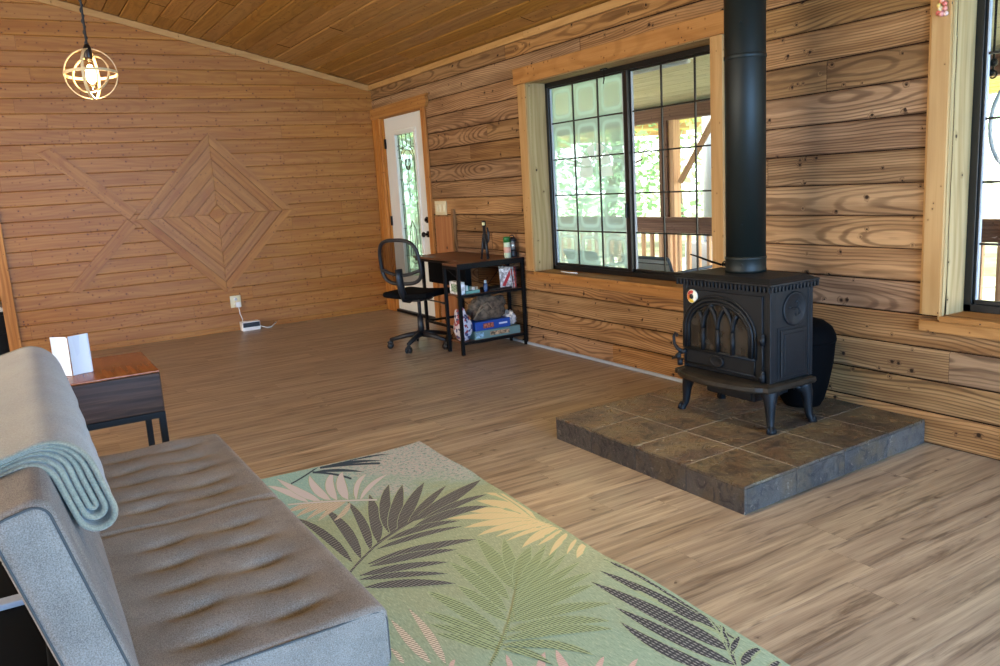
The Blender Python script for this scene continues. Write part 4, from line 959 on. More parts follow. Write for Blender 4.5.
# thermometer stuck to the stove front
tm = thing('stove_thermometer', 'round magnetic dial thermometer with red and yellow bands on the stove front', 'thermometer', (BX0-.012, 2.868, .681))
mb = MB(); mb.M = Matrix.Translation((BX0-.0106, 2.868, .708)) @ Matrix.Rotation(-pi/2, 4, 'Y')
mb.lathe([(.001, 0), (.034, 0), (.034, .006), (.031, .008), (.001, .008)], (0, 0, 0), 30); mb.build('dial', plain('dial_cream', '#d9d2bc', .4), tm)
for a0, a1, cc in ((-.4, 1.2, '#b0352b'), (1.25, 2.4, '#c86f2d'), (2.45, 3.6, '#d7b83e'), (3.65, 4.5, '#e8e6dc')):
    mb = MB(); mb.M = Matrix.Translation((BX0-.0189, 2.868, .708)) @ Matrix.Rotation(-pi/2, 4, 'Y')
    A = [a0+(a1-a0)*i/8 for i in range(9)]
    poly = [(.030*cos(a), .030*sin(a)) for a in A]+[(.014*cos(a), .016*sin(a)) for a in A[::-1]]
    mb.prism(poly, lambda u, v, dd: (u, v, dd), 0, .0006); mb.build('colour_band', plain('band'+cc, cc, .5), tm)
mb = MB(); mb.M = Matrix.Translation((BX0-.0196, 2.868, .708)) @ Matrix.Rotation(-pi/2, 4, 'Y')
mb.lathe([(.012, 0), (.012, .003), (.001, .003)], (0, 0, 0), 18); mb.build('centre_cap', M['black_plastic'], tm)
# spring-handled lifter lying on the stove top
lf = thing('stove_lifter', 'black spring handle lid lifter lying on the back corner of the stove top', 'stove tool', (3.07, 2.9, .8215))
def onstove(px): return px
mb = MB()
mb.tube([(3.075, 2.93, .832), (3.06, 2.99, .848), (3.04, 3.06, .872), (3.03, 3.10, .882)], [.006, .006, .005, .004], 8); mb.build('rod', M['black_metal'], lf)
mb = MB()
P_ = []
for i in range(90):
    a = i*.55; s_ = i/89
    P_.append((3.09+(.012)*cos(a), 2.80+.13*s_, .836+.012*sin(a)))
mb.tube(P_, .0035, 5); mb.cyl((3.09, 2.79, .834), (3.09, 2.935, .834), .006, 8); mb.build('spring_handle', M['black_metal'], lf)

# ------------------------------------------------------------ stovepipe
sp_ = thing('stove_pipe', 'dark green-black round stovepipe rising from the stove to the ceiling', 'stovepipe', (2.995, 2.70, .821))
PX, PY, PR = 2.999, 2.70, .0925
mb = MB(); mb.lathe([(PR, .832), (PR, 2.50)], (PX, PY, 0), 48); 
mb.build('pipe', M['pipe'], sp_)
mb = MB(); mb.lathe([(PR-.004, .8215), (PR+.003, .8215), (PR+.003, .835), (PR+.0015, .84), (PR+.0015, .882), (PR+.004, .886), (PR+.004, .892), (PR+.001, .896), (PR-.002, .899)], (PX, PY, 0), 48); mb.build('collar', M['pipe'], sp_)
mb = MB(); mb.lathe([(PR-.002, 1.795), (PR+.003, 1.80), (PR+.003, 1.815), (PR-.002, 1.82)], (PX, PY, 0), 48); mb.build('seam_band', M['pipe'], sp_)
for z in (.865, 1.05, 1.95):
    mb = MB(); mb.ball((PX-PR*.86, PY-PR*.50, z), .005); mb.build('screw', M['pipe'], sp_)

# ------------------------------------------------------------ black bucket behind the stove
bk = thing('ash_bucket', 'matte black lidded ash bucket half hidden behind the stove by the wall', 'bucket', (3.315, 2.62, .117))
mb = MB(); mb.lathe([(.06, .117), (.088, .119), (.105, .15), (.128, .24), (.146, .34), (.153, .42), (.155, .455), (.150, .46)], (3.315, 2.62, 0), 36); mb.build('pail', M['bucket'], bk)
mb = MB(); mb.lathe([(.157, .445), (.159, .455), (.155, .478), (.138, .515), (.10, .545), (.05, .56), (.002, .563)], (3.315, 2.62, 0), 36); mb.build('lid', M['bucket'], bk)

# ------------------------------------------------------------ sofa
sf = thing('futon_sofa', 'light grey tufted futon sofa seen from its near end, back raised', 'sofa', (.25, 2.41, 0))
SY0, SY1 = 1.56, 3.27
sx_tuft = [.245, .43]
ty_n = [1.69, 1.835, 1.975, 2.125, 2.265]; ty_f = [2.57, 2.69, 2.85, 2.99, 3.15]
def seat_disp(P):
    x, y, z = P
    if z > .33:
        k_ = min(1, (z-.33)/.05)
        dz = 0
        edge = min(1, max(0, min(x+.02, .60-x)/.05))
        mid_ = min(1, abs(y-2.412)/.03)
        for tx in sx_tuft:
            for ty in ty_n+ty_f:
                ex, ey = (x-tx)/.045, (y-ty-(x-tx)*.12)/.014
                q = ex*ex+ey*ey
                if q < 9: dz -= .018*math.exp(-q)
                ex, ey = (x-tx)/.075, (y-ty)/.04
                q = ex*ex+ey*ey
                if q < 9: dz -= .007*math.exp(-q)
        # valleys between rows of tufts
        tys = ty_n+ty_f
        v_ = max(math.exp(-((y-t)/.03)**2) for t in tys)
        xx = min(1, max(0, (x-.10)/.1))*min(1, max(0, (.58-x)/.12))
        dz -= .0015*v_*xx
        dz -= .012*math.exp(-((y-2.412)/.008)**2)
        dz += .004*sin(x*17+y*5)*sin(y*11)
        z += k_*edge*dz
        if edge < 1 and abs(y-2.412) < .02: z -= .004
    return (x, y, z)
mb = MB(); mb.softbox(-.02, .602, SY0, SY1, .247, .402, .028, (60, 150, 8), seat_disp)
seat = mb.build('seat_cushion', M['sofa'], sf)
def pipe_loop(mb, y, x0, x1, z0, z1, r, rad=.0026):
    P_ = []
    for cx_, cz_, a0 in ((x1-r, z1-r, 0), (x0+r, z1-r, 90), (x0+r, z0+r, 180), (x1-r, z0+r, 270)):
        for i in range(7):
            a = radians(a0+15*i); P_.append((cx_+r*cos(a), y, cz_+r*sin(a)))
    mb.tube(P_, rad, 6, closed=True)
mb = MB(); pipe_loop(mb, SY0+.009, -.012, .594, .255, .394, .028); mb.build('piping', M['sofa_pipe'], seat)
# back: slab leaning 15 degrees
bt = .108; bl = .50; ang = radians(-14.5)
bc = (.115, 0, .335)   # front foot of the back
MBk = Matrix.Translation(bc) @ Matrix.Rotation(ang, 4, 'Y')
def back_disp(P):
    x, y, z = P
    f = 0
    if x > -.03:
        for tz in (.17, .33):
            for ty in ty_n+ty_f:
                q = ((z-tz)/.05)**2+((y-ty)/.016)**2
                if q < 9: f -= .012*math.exp(-q)
        f -= .010*math.exp(-((y-2.412)/.008)**2)
    f += .0
    return (x+f, y, z)
mb = MB(); mb.M = MBk
mb.softbox(-bt, 0, SY0, SY1, .0, bl, .032, (8, 140, 46), back_disp)
back = mb.build('backrest', M['sofa'], sf)
mb = MB(); mb.M = MBk; pipe_loop(mb, SY0+.009, -bt+.008, -.008, .008, bl-.008, .03); mb.build('piping', M['sofa_pipe'], back)
mb = MB()
mb.box(-.0, .56, SY0+.06, SY1-.06, .19, .247, r=.004); mb.box(-.06, .0, SY0+.06, SY1-.06, .19, .40, r=.004)
mb.build('underframe', M['mesh_void'], sf)
for x, y in ((.05, SY0+.10), (.52, SY0+.12), (.05, SY1-.12), (.52, SY1-.12)):
    mb = MB(); mb.tube([(x, y, .19), (x+(.01 if x > .3 else -.01), y, .0085 if x > .3 else .0)], [.024, .014], 12); mb.build('leg', M['chrome'], sf)
mb = MB(); mb.box(-.26, -.005, SY0+.05, SY1-.05, .03, .335, r=.01, seg=2); mb.build('rear_dark_fill', M['mesh_void'], sf)  # black box added to fill the dark void behind the backrest
mb = MB(); mb.box(-.25, -.04, 2.255, 2.30, .336, .352, r=.003); mb.build('hinge_bar', M['grey_trim'], sf)

# blanket folded in layers over the back
bn = thing('throw_blanket', 'sage grey fleece throw folded over the sofa back, rounded fold hanging in front', 'blanket', (0, 2.45, .6))
def to_w(p): return MBk @ Vector(p)
def fold(name, a, b, ta, tb, zf, zr, th, y0_, y1_, seed):
    """one doubled layer of cloth: up the rear, over the back, down the front, round a U-turn and back again underneath"""
    def over(off, tp):
        R_ = .040; Rf = .05+off*.45; top = bl+tp; P_ = []
        for i in range(6): P_.append((-bt-tp, zr+(top-R_-zr)*i/6, .45))
        for i in range(9): t_ = pi-pi/2*i/8; P_.append((-bt-tp+R_+R_*cos(t_), top-R_+R_*sin(t_), .45))
        x0_, x1_ = -bt-tp+R_, off-Rf
        for i in range(1, 5): P_.append((x0_+(x1_-x0_)*i/5, top, .45+.1*i/5))
        for i in range(9): t_ = pi/2-pi/2*i/8; P_.append((off-Rf+Rf*cos(t_), top-Rf+Rf*sin(t_), .55+.45*i/8))
        for i in range(1, 13): P_.append((off, top-Rf-(top-Rf-zf)*i/12, 1.0))
        return P_
    r_ = (a-b)/2
    U = [((a+b)/2+r_*cos(pi*i/10), zf-r_*1.1*sin(pi*i/10), 1.0) for i in range(1, 10)]
    prof = over(a, ta)+U+over(b, tb)[::-1]
    n_ = len(prof); ny = 40
    rg_ = random.Random(seed); ph = [rg_.random()*6 for _ in range(4)]
    def nrm(i):
        q0 = prof[max(0, i-1)]; q1 = prof[min(n_-1, i+1)]
        v = Vector((q1[0]-q0[0], 0, q1[1]-q0[1])).normalized(); return Vector((-v.z, 0, v.x))
    rows = []
    for side in (1, -1):
        for j in range(ny+1):
            s_ = j/ny; y = y0_+(y1_-y0_)*s_**1.6
            ed_ = min(y-y0_, y1_-y); half = th/2
            rd = sqrt(max(0.02, 1-(1-min(1, ed_/half))**2))
            row = []
            for i in range(n_):
                x, z, tw = prof[i]
                w_ = .004*sin(y*11+z*9+ph[0])+.003*sin(y*27+z*5+ph[1]); w_ *= tw
                yy_ = y+.010*sin(z*14+x*9+ph[2])*(1-s_)
                row.append(to_w(Vector((x+abs(w_)*.6*(1 if x > -bt/2 else -1), yy_, z+w_*.6))+nrm(i)*(half*tw*rd*side)))
            rows.append(row)
    pts = [q for r in rows for q in r]
    I = lambda side, j, i: (side*(ny+1)+j)*n_+i
    fs = []
    for j in range(ny):
        for i in range(n_-1):
            fs.append((I(0, j, i), I(0, j+1, i), I(0, j+1, i+1), I(0, j, i+1)))
            fs.append((I(1, j, i), I(1, j, i+1), I(1, j+1, i+1), I(1, j+1, i)))
        for i in (0, n_-1): fs.append((I(0, j, i), I(1, j, i), I(1, j+1, i), I(0, j+1, i)))
    for i in range(n_-1):
        for j in (0, ny): fs.append((I(0, j, i), I(0, j, i+1), I(1, j, i+1), I(1, j, i)))
    mb = MB(); mb.add(pts, fs, smooth=True)
    return mb.build(name, M['blanket'], bn)
fold('outer_fold', .078, .008, .031, .0035, .352, .42, .0125, 1.815, 3.21, 1)
fold('middle_fold', .064, .022, .0255, .009, .360, .44, .0120, 1.825, 3.20, 1)
fold('inner_fold', .050, .036, .020, .0145, .364, .45, .0115, 1.835, 3.19, 1)

# ------------------------------------------------------------ end table and white book
et = thing('end_table', 'square end table with thick reddish brown slab top and black metal legs beyond the sofa', 'side table', (.2, 4.1, 0))
TX0, TX1, TY0, TY1 = -.09, .487, 3.815, 4.39
mb = MB(); mb.box(TX0, TX1, TY0, TY1, .390, .569, r=.006, seg=2, grain='x', rnd=.3); mb.build('slab', M['table_side'], et)
mb = MB(); mb.box(TX0, TX1, TY0, TY1, .5695, .580, r=.004, seg=2, grain='y', rnd=.6); mb.build('polished_top', M['table_top'], et)
mb = MB(); b_ = .028
for (a, b, c_, d_) in ((TX0, TX1, TY0, TY0+b_), (TX0, TX1, TY1-b_, TY1), (TX0, TX0+b_, TY0+b_, TY1-b_), (TX1-b_, TX1, TY0+b_, TY1-b_)): mb.box(a, b, c_, d_, .362, .3895)
mb.build('rail', M['black_metal'], et)
for x in (TX0, TX1-b_):
    for y in (TY0, TY1-b_):
        mb = MB(); mb.box(x, x+b_, y, y+b_, 0, .362); mb.build('leg', M['black_metal'], et)
bo = thing('open_book', 'white open book standing upright on the end table', 'book', (.16, 4.0, .581))
mb = MB()
for (xa, ya, xb, yb) in ((.150, 3.985, .092, 4.03), (.155, 3.985, .232, 4.01)):
    for k_ in range(5):
        t_ = k_*.0025
        n_ = 6; pts = []; 
        for i in range(n_+1):
            s_ = i/n_; bx_ = xa+(xb-xa)*s_; by_ = ya+(yb-ya)*s_+.010*sin(pi*s_)+t_*(.3+s_)
            pts += [(bx_, by_, .582), (bx_+(.002-.004*s_), by_+.004, .755-.006*cos(pi*s_*1.0)*.5-k_*.001)]
        fs = [(2*i, 2*i+2, 2*i+3, 2*i+1) for i in range(n_)]
        mb.add(pts, fs, smooth=True)
mb.build('pages', plain('white_paper', '#d9dcdf', .6), bo)
mb = MB()
for (xa, ya, xb, yb) in ((.148, 3.992, .088, 4.05), (.155, 3.992, .238, 4.03)):
    mb.prism([(xa, ya), (xb, yb), (xb, yb+.003), (xa, ya+.003)], lambda u, v, dd: (u, v, dd), .5815, .757)
mb.build('cover', plain('white_cover', '#d3d6da', .5), bo)

# ------------------------------------------------------------ rug
rug = MB(); N_ = 60
ed = RUG_EDGE
def rug_x(y):
    if y >= ed[0][1]: return ed[0][0]
    for (xa, ya), (xb, yb) in zip(ed, ed[1:]):
        if ya >= y >= yb: return xa+(xb-xa)*(ya-y)/(ya-yb)
    return ed[-1][0]-.01*(ed[-1][1]-y)
RY0 = 1.12
def rug_top(x): return 3.698+.010*sin(x*4-1)+ .016*max(0, (x-1.45)/.2)
nx_, ny_ = 24, 60
pts = []
def rz(x, y, X1):
    e = X1-x
    return .0065 + (.004*max(0, 1-e/.06)*abs(sin(y*7+1)) )
for j in range(ny_+1):
    for i in range(nx_+1):
        t_ = j/ny_
        yb_ = RY0; X1 = None
        y = RY0+(3.7-RY0)*t_
        X1 = rug_x(y+.02*t_); x = .11+(X1-.11)*i/nx_
        yy = y+(rug_top(x)-3.7)*t_**8
        pts.append((x, yy, rz(x, yy, X1)))
top_n = len(pts)
pts2 = [(p[0], p[1], .0005) for p in pts]
fs = []
for j in range(ny_):
    for i in range(nx_):
        a = j*(nx_+1)+i; fs.append((a, a+1, a+nx_+2, a+nx_+1))
bd = [i for i in range(nx_+1)] + [j*(nx_+1)+nx_ for j in range(1, ny_+1)] + [ny_*(nx_+1)+i for i in range(nx_-1, -1, -1)] + [j*(nx_+1) for j in range(ny_-1, 0, -1)]
for a, b in zip(bd, bd[1:]+bd[:1]): fs.append((top_n+a, top_n+b, b, a))
rug.add(pts+pts2, fs, uvs=[(p[0], p[1]) for p in pts+pts2], smooth=False)
zoff = {'thin': 1, 'pink': 2, 'tan': 3, 'cream': 4, 'hatch': 5, 'dark': 6, 'black': 7, 'peach': 8}
names = list(zoff)
for k_, ls in RUG_LEAVES.items():
    for li, L in enumerate(ls):
        P2 = [(L[i]/1000, L[i+1]/1000) for i in range(0, len(L), 2)]
        P2 = [(min(x, rug_x(y)-.012), min(y, rug_top(x)-.012)) for x, y in P2]
        P3 = [(x, y, rz(x, y, rug_x(y))+.0003+.00002*zoff[k_]+.00007*li) for x, y in P2]
        h2 = len(P3)//2
        if k_ in ('dark', 'hatch', 'cream', 'pink', 'black') and li < 19:      # pale woven outline round each leaflet
            Q = []
            for i in range(len(P3)):
                a, b = Vector(P3[i]), Vector(P3[len(P3)-1-i]); m_ = (a+b)/2; v_ = a-m_
                q = m_+v_*(1+.0034/max(v_.length, 1e-4)); Q.append((min(q.x, rug_x(q.y)-.01), q.y, P3[i][2]-.00003))
            rug.add(Q, [(i, i+1, len(Q)-2-i, len(Q)-1-i) for i in range(h2-1)], uvs=[(q[0], q[1]) for q in Q], mat=9)
        fs = [(i, i+1, len(P3)-2-i, len(P3)-1-i) for i in range(h2-1)]
        rug.add(P3, fs, uvs=P2, mat=zoff[k_])
# whipped edge binding
def weave(name, a, b, period=.007, angle=.6, duty=.5, gray=None, soft=.25):
    t = NT(name)
    tc = t.n('ShaderNodeTexCoord'); sp = t.n('ShaderNodeSeparateXYZ'); t.l(tc.outputs['Object'], sp.inputs[0])
    x, y = sp.outputs[0], sp.outputs[1]
    w = t.math('ADD', t.math('MULTIPLY', x, cos(angle)), t.math('MULTIPLY', y, sin(angle)))
    w2 = t.math('ADD', t.math('MULTIPLY', x, -sin(angle)), t.math('MULTIPLY', y, cos(angle)))
    s1 = t.math('SINE', t.math('MULTIPLY', w, 2*pi/period)); s2 = t.math('SINE', t.math('MULTIPLY', w2, 2*pi/(period*1.9)))
    s_ = t.math('ADD', t.math('MULTIPLY', s1, .75), t.math('MULTIPLY', s2, .25))
    f = t.smooth(s_, duty-soft, duty+soft)
    n1 = t.noise(tc.outputs['Object'], 260, 2.0, .6)
    col = t.mix(f, srgb(a), srgb(b))
    col = t.mix(t.smooth(n1, .35, .7, 0, .25), col, srgb(b))
    t.bsdf(col, .9, spec=.1, normal=t.bump(n1, .4, .002))
    return t.mat
t = NT('rug_ground')
tc = t.n('ShaderNodeTexCoord'); sp = t.n('ShaderNodeSeparateXYZ'); uvn = t.n('ShaderNodeUVMap'); uvn.uv_map = 'UVMap'; t.l(uvn.outputs[0], sp.inputs[0])
x, y = sp.outputs[0], sp.outputs[1]
nz_ = t.noise(uvn.outputs[0], 4.0, 4.0, .6)
sw_ = t.math('MULTIPLY', t.math('SUBTRACT', nz_, .5), .9)
# dyed bands: blue-green at the far end, yellow-green across the middle, sea green again near the sofa end
yy = t.math('ADD', y, sw_)
col = t.mix(t.smooth(yy, 2.9, 3.4), srgb('#9aa284'), srgb('#8fb2ab'))
col = t.mix(t.smooth(yy, 2.15, 1.7), col, srgb('#97aa90'))
xx = t.math('ADD', x, sw_)
col = t.mix(t.math('MULTIPLY', t.smooth(xx, 1.0, .6), t.smooth(y, 3.4, 2.6)), col, srgb('#93a58c'))
grey = t.math('MULTIPLY', t.smooth(xx, 1.0, 1.35), t.smooth(yy, 3.05, 3.35))
fine = t.noise(uvn.outputs[0], 55, 4.0, .8)
col = t.mix(t.math('MULTIPLY', grey, t.smooth(fine, .40, .56)), col, srgb('#b9aeab'))
col = t.mix(t.math('MULTIPLY', grey, t.smooth(fine, .46, .36)), col, srgb('#6d6a6b'))
mp = t.n('ShaderNodeMapping'); t.l(uvn.outputs[0], mp.inputs[0]); mp.inputs['Scale'].default_value = (1, .22, 1); mp.inputs['Rotation'].default_value = (0, 0, .5)
th_ = t.noise(mp.outputs[0], 190, 3.0, .75)
col = t.mix(t.smooth(th_, .5, .75, 0, .5), col, srgb('#d0d5b4'))
col = t.mix(t.smooth(th_, .5, .25, 0, .5), col, srgb('#5f6f58'))
t.bsdf(col, .95, spec=.08, normal=t.bump(th_, .5, .002))
M['rug'] = t.mat
mats = [M['rug'], weave('leaf_thin_navy', '#39454f', '#47545f'), weave('leaf_pink', '#bcb2b2', '#cbc3c3', .008, .4, 0),
        weave('leaf_tan', '#7b6f62', '#d8c8b0', .0085, .5, -.2), weave('leaf_cream', '#c4b184', '#d2c29a', .008, .4, 0),
        weave('leaf_hatch', '#56604f', '#a3b184', .0095, .35, -.15), weave('leaf_charcoal', '#353439', '#8f8d86', .0095, .35, .35), weave('leaf_black', '#303136', '#a09f98', .0105, .1, .6), weave('leaf_peach', '#c3a295', '#cfb2a6', .008, .4, 0), weave('leaf_outline', '#90a07c', '#a6b18e', .008, .4, 0)]
ro_ = rug.build('area_rug', mats, origin=(0, 0, 0))
tag(ro_, 'green woven area rug with dark, cream and pink palm leaves on the plank floor', 'rug')
# ------------------------------------------------------------ desk
dk = thing('desk', 'small desk with black metal frame, brown top and open end shelves under the window wall', 'desk', (3.2, 5.9, 0))
DZ = .715; b_ = .024
mb = MB(); mb.box(2.885, 3.495, 5.44, 5.69, DZ-.018, DZ, r=.003, grain='x', rnd=.2)
mb.build('shelf_unit_top', M['desk_wood'], dk)
mb = MB(); mb.box(3.055, 3.495, 5.6905, 6.58, DZ-.018, DZ-.0005, r=.003, grain='y', rnd=.5)
mb.build('desktop', M['desk_wood'], dk)
mb = MB()
mb.box(2.884, 3.496, 5.436, 5.4395, DZ-.026, DZ, r=.001); mb.box(2.885, 3.495, 5.44, 5.464, DZ-.043, DZ-.0185); mb.box(2.885, 3.495, 5.666, 5.69, DZ-.043, DZ-.0185)
mb.box(2.885, 2.909, 5.464, 5.666, DZ-.043, DZ-.0185); mb.box(3.471, 3.495, 5.464, 5.666, DZ-.043, DZ-.0185)
mb.box(3.07, 3.094, 5.69, 6.57, DZ-.043, DZ-.0185); mb.box(3.471, 3.495, 5.69, 6.57, DZ-.043, DZ-.0185); mb.box(3.094, 3.471, 6.546, 6.57, DZ-.043, DZ-.0185)
mb.build('top_frame', M['black_metal'], dk)
for x, y in ((2.885, 5.44), (3.471, 5.44), (2.885, 5.666), (3.471, 5.666), (3.10, 6.5), (3.471, 6.5)):
    mb = MB(); mb.box(x, x+b_, y, y+b_, 0, DZ-.0435); mb.build('leg', M['black_metal'], dk)
mb = MB(); mb.box(3.105, 3.119, 5.69, 6.5, .115, .135); mb.box(3.124, 3.471, 6.505, 6.519, .115, .135); mb.build('stretcher', M['black_metal'], dk)
for z in (.455, .085):
    mb = MB(); mb.box(2.909, 3.471, 5.464, 5.666, z, z+.015, grain='x', rnd=.4); mb.box(2.909, 3.471, 5.444, 5.462, z-.006, z+.014, mat=1); mb.box(2.909, 3.471, 5.668, 5.686, z-.006, z+.014, mat=1); mb.build('shelf', [M['desk_wood'], M['black_metal']], dk)
mb = MB()
for a, b in (((2.915, .48), (3.445, .12)), ((2.915, .12), (3.445, .66)), ((2.92, .66), (3.2, .40))): mb.tube([(a[0], 5.678, a[1]), (b[0], 5.678, b[1])], .003, 5)
mb.build('cross_brace', M['black_metal'], dk)
# black fabric file box hung below the desktop
mb = MB(); mb.box(3.098, 3.15, 5.70, 6.38, .49, DZ-.044, r=.004); mb.build('hanging_drawer', M['mesh_void'], dk)

# things on the desktop
tp = thing('folded_tripod', 'black folded tripod light standing upright at the middle of the desktop', 'tripod', (3.243, 5.607, DZ+.001))
X_, Y_ = 3.243, 5.607; Z_ = DZ+.001
for k_ in range(3):
    a = k_*2.09+.4
    mb = MB(); mb.tube([(X_+.035*cos(a), Y_+.035*sin(a), Z_), (X_+.022*cos(a), Y_+.022*sin(a), Z_+.10), (X_+.012*cos(a), Y_+.012*sin(a), Z_+.19)], [.008, .010, .009], 8)
    mb.ball((X_+.035*cos(a), Y_+.035*sin(a), Z_+.009), .009)
    mb.build('leg', M['black_plastic'], tp)
mb = MB(); mb.cyl((X_, Y_, Z_+.08), (X_, Y_, Z_+.265), .013, 12); mb.cyl((X_, Y_, Z_+.17), (X_, Y_, Z_+.20), .019, 12); mb.tube([(X_+.022, Y_-.01, Z_+.25), (X_+.03, Y_-.012, Z_+.20), (X_+.026, Y_-.01, Z_+.14), (X_+.014, Y_, Z_+.12)], [.007, .010, .009, .006], 8); mb.build('post', M['black_plastic'], tp)
mb = MB(); mb.cyl((X_, Y_, Z_+.265), (X_, Y_, Z_+.302), .016, 14); mb.build('head', M['black_plastic'], tp)
mb = MB(); mb.cyl((X_-.012, Y_-.014, Z_+.27), (X_-.013, Y_-.0165, Z_+.292), .012, 10); mb.build('lamp_lens', plain('pale_yellow_lens', '#efe2a8', .3), tp)
cn = thing('spray_canister', 'pale green canister with dark green cap on the desktop', 'canister', (3.37, 5.56, Z_))
X_, Y_ = 3.395, 5.52
mb = MB(); mb.lathe([(.026, Z_), (.028, Z_+.005), (.028, Z_+.118), (.024, Z_+.128)], (X_, Y_, 0), 20); mb.build('can', plain('can_pale_green', '#c3cfae', .4), cn)
mb = MB(); mb.lathe([(.0288, Z_+.04), (.0288, Z_+.085)], (X_, Y_, 0), 20); mb.build('label_band', plain('can_label', '#d9a892', .5), cn)
mb = MB(); mb.lathe([(.029, Z_+.122), (.029, Z_+.158), (.025, Z_+.166), (.001, Z_+.167)], (X_, Y_, 0), 20); mb.build('cap', plain('can_green_cap', '#1f6a2c', .4), cn)
ln = thing('camping_lantern', 'small black camping lantern with clear light tube at the desk end by the wall', 'lantern', (3.43, 5.55, Z_))
X_, Y_ = 3.452, 5.535
mb = MB(); mb.lathe([(.036, Z_), (.038, Z_+.01), (.036, Z_+.05), (.030, Z_+.06)], (X_, Y_, 0), 20); mb.build('base', M['black_plastic'], ln)
mb = MB(); mb.lathe([(.028, Z_+.06), (.028, Z_+.125)], (X_, Y_, 0), 20); mb.build('light_tube', plain('lantern_tube', '#d7d2c4', .15, metal=.5), ln)
mb = MB(); mb.cyl((X_-.024, Y_-.018, Z_+.06), (X_-.024, Y_-.018, Z_+.125), .004, 6); mb.cyl((X_+.01, Y_-.028, Z_+.06), (X_+.01, Y_-.028, Z_+.125), .004, 6); mb.build('guard', M['black_plastic'], ln)
mb = MB(); mb.lathe([(.031, Z_+.125), (.034, Z_+.132), (.030, Z_+.15), (.014, Z_+.158), (.001, Z_+.16)], (X_, Y_, 0), 20); mb.tube([(X_+.022*cos(a), Y_, Z_+.152+.022*sin(a)) for a in [pi*i/10 for i in range(11)]], .004, 6); mb.build('cap', M['black_plastic'], ln)
# things on the shelves
zt_ = .471
o = thing('tissue_box', 'white patterned box at the near left end of the upper desk shelf', 'box', (2.93, 5.56, zt_))
mb = MB(); mb.box(2.918, 2.965, 5.48, 5.65, zt_, zt_+.10, r=.004); mb.build('carton', plain('carton_white', '#dfe3df', .5, nscale=22, namp=.3), o)
mb = MB(); mb.box(2.9165, 2.918, 5.50, 5.62, zt_+.02, zt_+.08); mb.build('label', plain('carton_label', '#8fa38a', .5, nscale=60, namp=.35), o)
o = thing('pen_tray', 'teal and white clutter tray of stationery on the upper desk shelf', 'tray', (3.02, 5.56, zt_))
mb = MB(); mb.box(2.972, 3.10, 5.48, 5.65, zt_, zt_+.025, r=.006); mb.build('tray', plain('tray_teal', '#6fa59a', .4), o)
for i, (x, yv, h_, c_) in enumerate(((2.985, 5.50, .07, '#c9d5cf'), (3.01, 5.52, .055, '#3e7f72'), (3.04, 5.49, .045, '#e3ddd0'), (3.075, 5.50, .04, '#b9a68a'))):
    mb = MB(); mb.box(x-.010, x+.012, yv-.01, yv+.05, zt_+.0255, zt_+.0255+h_*.6, r=.003); mb.build('packet', plain('packet_%d' % i, c_, .5), o)
o = thing('blue_bottle', 'small dark blue bottle with pale cap standing in the middle of the upper desk shelf', 'bottle', (3.16, 5.5, zt_))
mb = MB(); mb.lathe([(.017, zt_), (.018, zt_+.004), (.018, zt_+.055), (.008, zt_+.068)], (3.16, 5.50, 0), 16); mb.build('flask', plain('bottle_blue', '#2d4a72', .25), o)
mb = MB(); mb.lathe([(.010, zt_+.066), (.010, zt_+.09), (.001, zt_+.091)], (3.16, 5.50, 0), 14); mb.build('cap', plain('cap_pale', '#b9c9d6', .4), o)
o = thing('black_laptop', 'closed black laptop lying flat on the upper desk shelf', 'laptop', (3.27, 5.56, zt_))
mb = MB(); mb.box(3.19, 3.39, 5.472, 5.65, zt_, zt_+.010, r=.003); mb.build('base', M['black_plastic'], o)
mb = MB(); mb.box(3.19, 3.39, 5.472, 5.65, zt_+.0105, zt_+.018, r=.003); mb.build('lid', M['black_plastic'], o)
o = thing('magazine_bundle', 'upright colourful magazines in red and white at the wall end of the upper desk shelf', 'magazines', (3.42, 5.56, zt_))
for i, (x, c_) in enumerate(((3.398, '#d8d4cf'), (3.408, '#b23a34'), (3.418, '#e0d6c8'), (3.428, '#c9562f'), (3.438, '#8d2f3a'))):
    mb = MB(); mb.M = rot('Y', radians(-7+2*i), (x, 0, zt_)); mb.box(x, x+.007, 5.475+.004*i, 5.65, zt_+.001, zt_+.17-.012*(i % 2), r=.001); mb.build('magazine', plain('cover_%d' % i, c_, .35, nscale=35, namp=.35), o)
o = thing('magazine_sheet', 'glossy white and red flyer leaning on the magazines on the desk shelf', 'flyer', (3.35, 5.46, zt_))
mb = MB(); mb.M = rot('X', radians(-3), (3.33, 5.468, zt_+.02)); mb.box(3.285, 3.385, 5.474, 5.478, zt_+.019, zt_+.165); mb.build('sheet', plain('flyer_white', '#d9d7d6', .3, nscale=40, namp=.3), o)
mb = MB(); mb.M = rot('X', radians(-3), (3.33, 5.468, zt_+.02)); mb.prism([(3.30, zt_+.03), (3.38, zt_+.15), (3.384, zt_+.11), (3.33, zt_+.025)], lambda u, v, dd: (u, 5.4738-dd, v), 0, .0008); mb.build('red_print', plain('flyer_red', '#b6323a', .3), o)
zb_ = .101
o = thing('teal_box', 'flat pale teal board game box on the lowest desk shelf', 'box', (3.2, 5.56, zb_))
mb = MB(); mb.box(3.02, 3.445, 5.470, 5.65, zb_, zb_+.065, r=.003); mb.build('carton', plain('teal_carton', '#6f908b', .5), o)
mb = MB(); mb.box(3.16, 3.34, 5.4683, 5.4697, zb_+.018, zb_+.05, r=.0005); mb.build('title_band', plain('teal_title', '#a98a6a', .5, nscale=60, namp=.4), o)
mb = MB(); mb.box(3.03, 3.10, 5.4683, 5.4697, zb_+.012, zb_+.055, r=.0005); mb.build('picture', plain('teal_picture', '#8fb2c4', .5, nscale=60, namp=.3), o)
zb2 = zb_+.0655
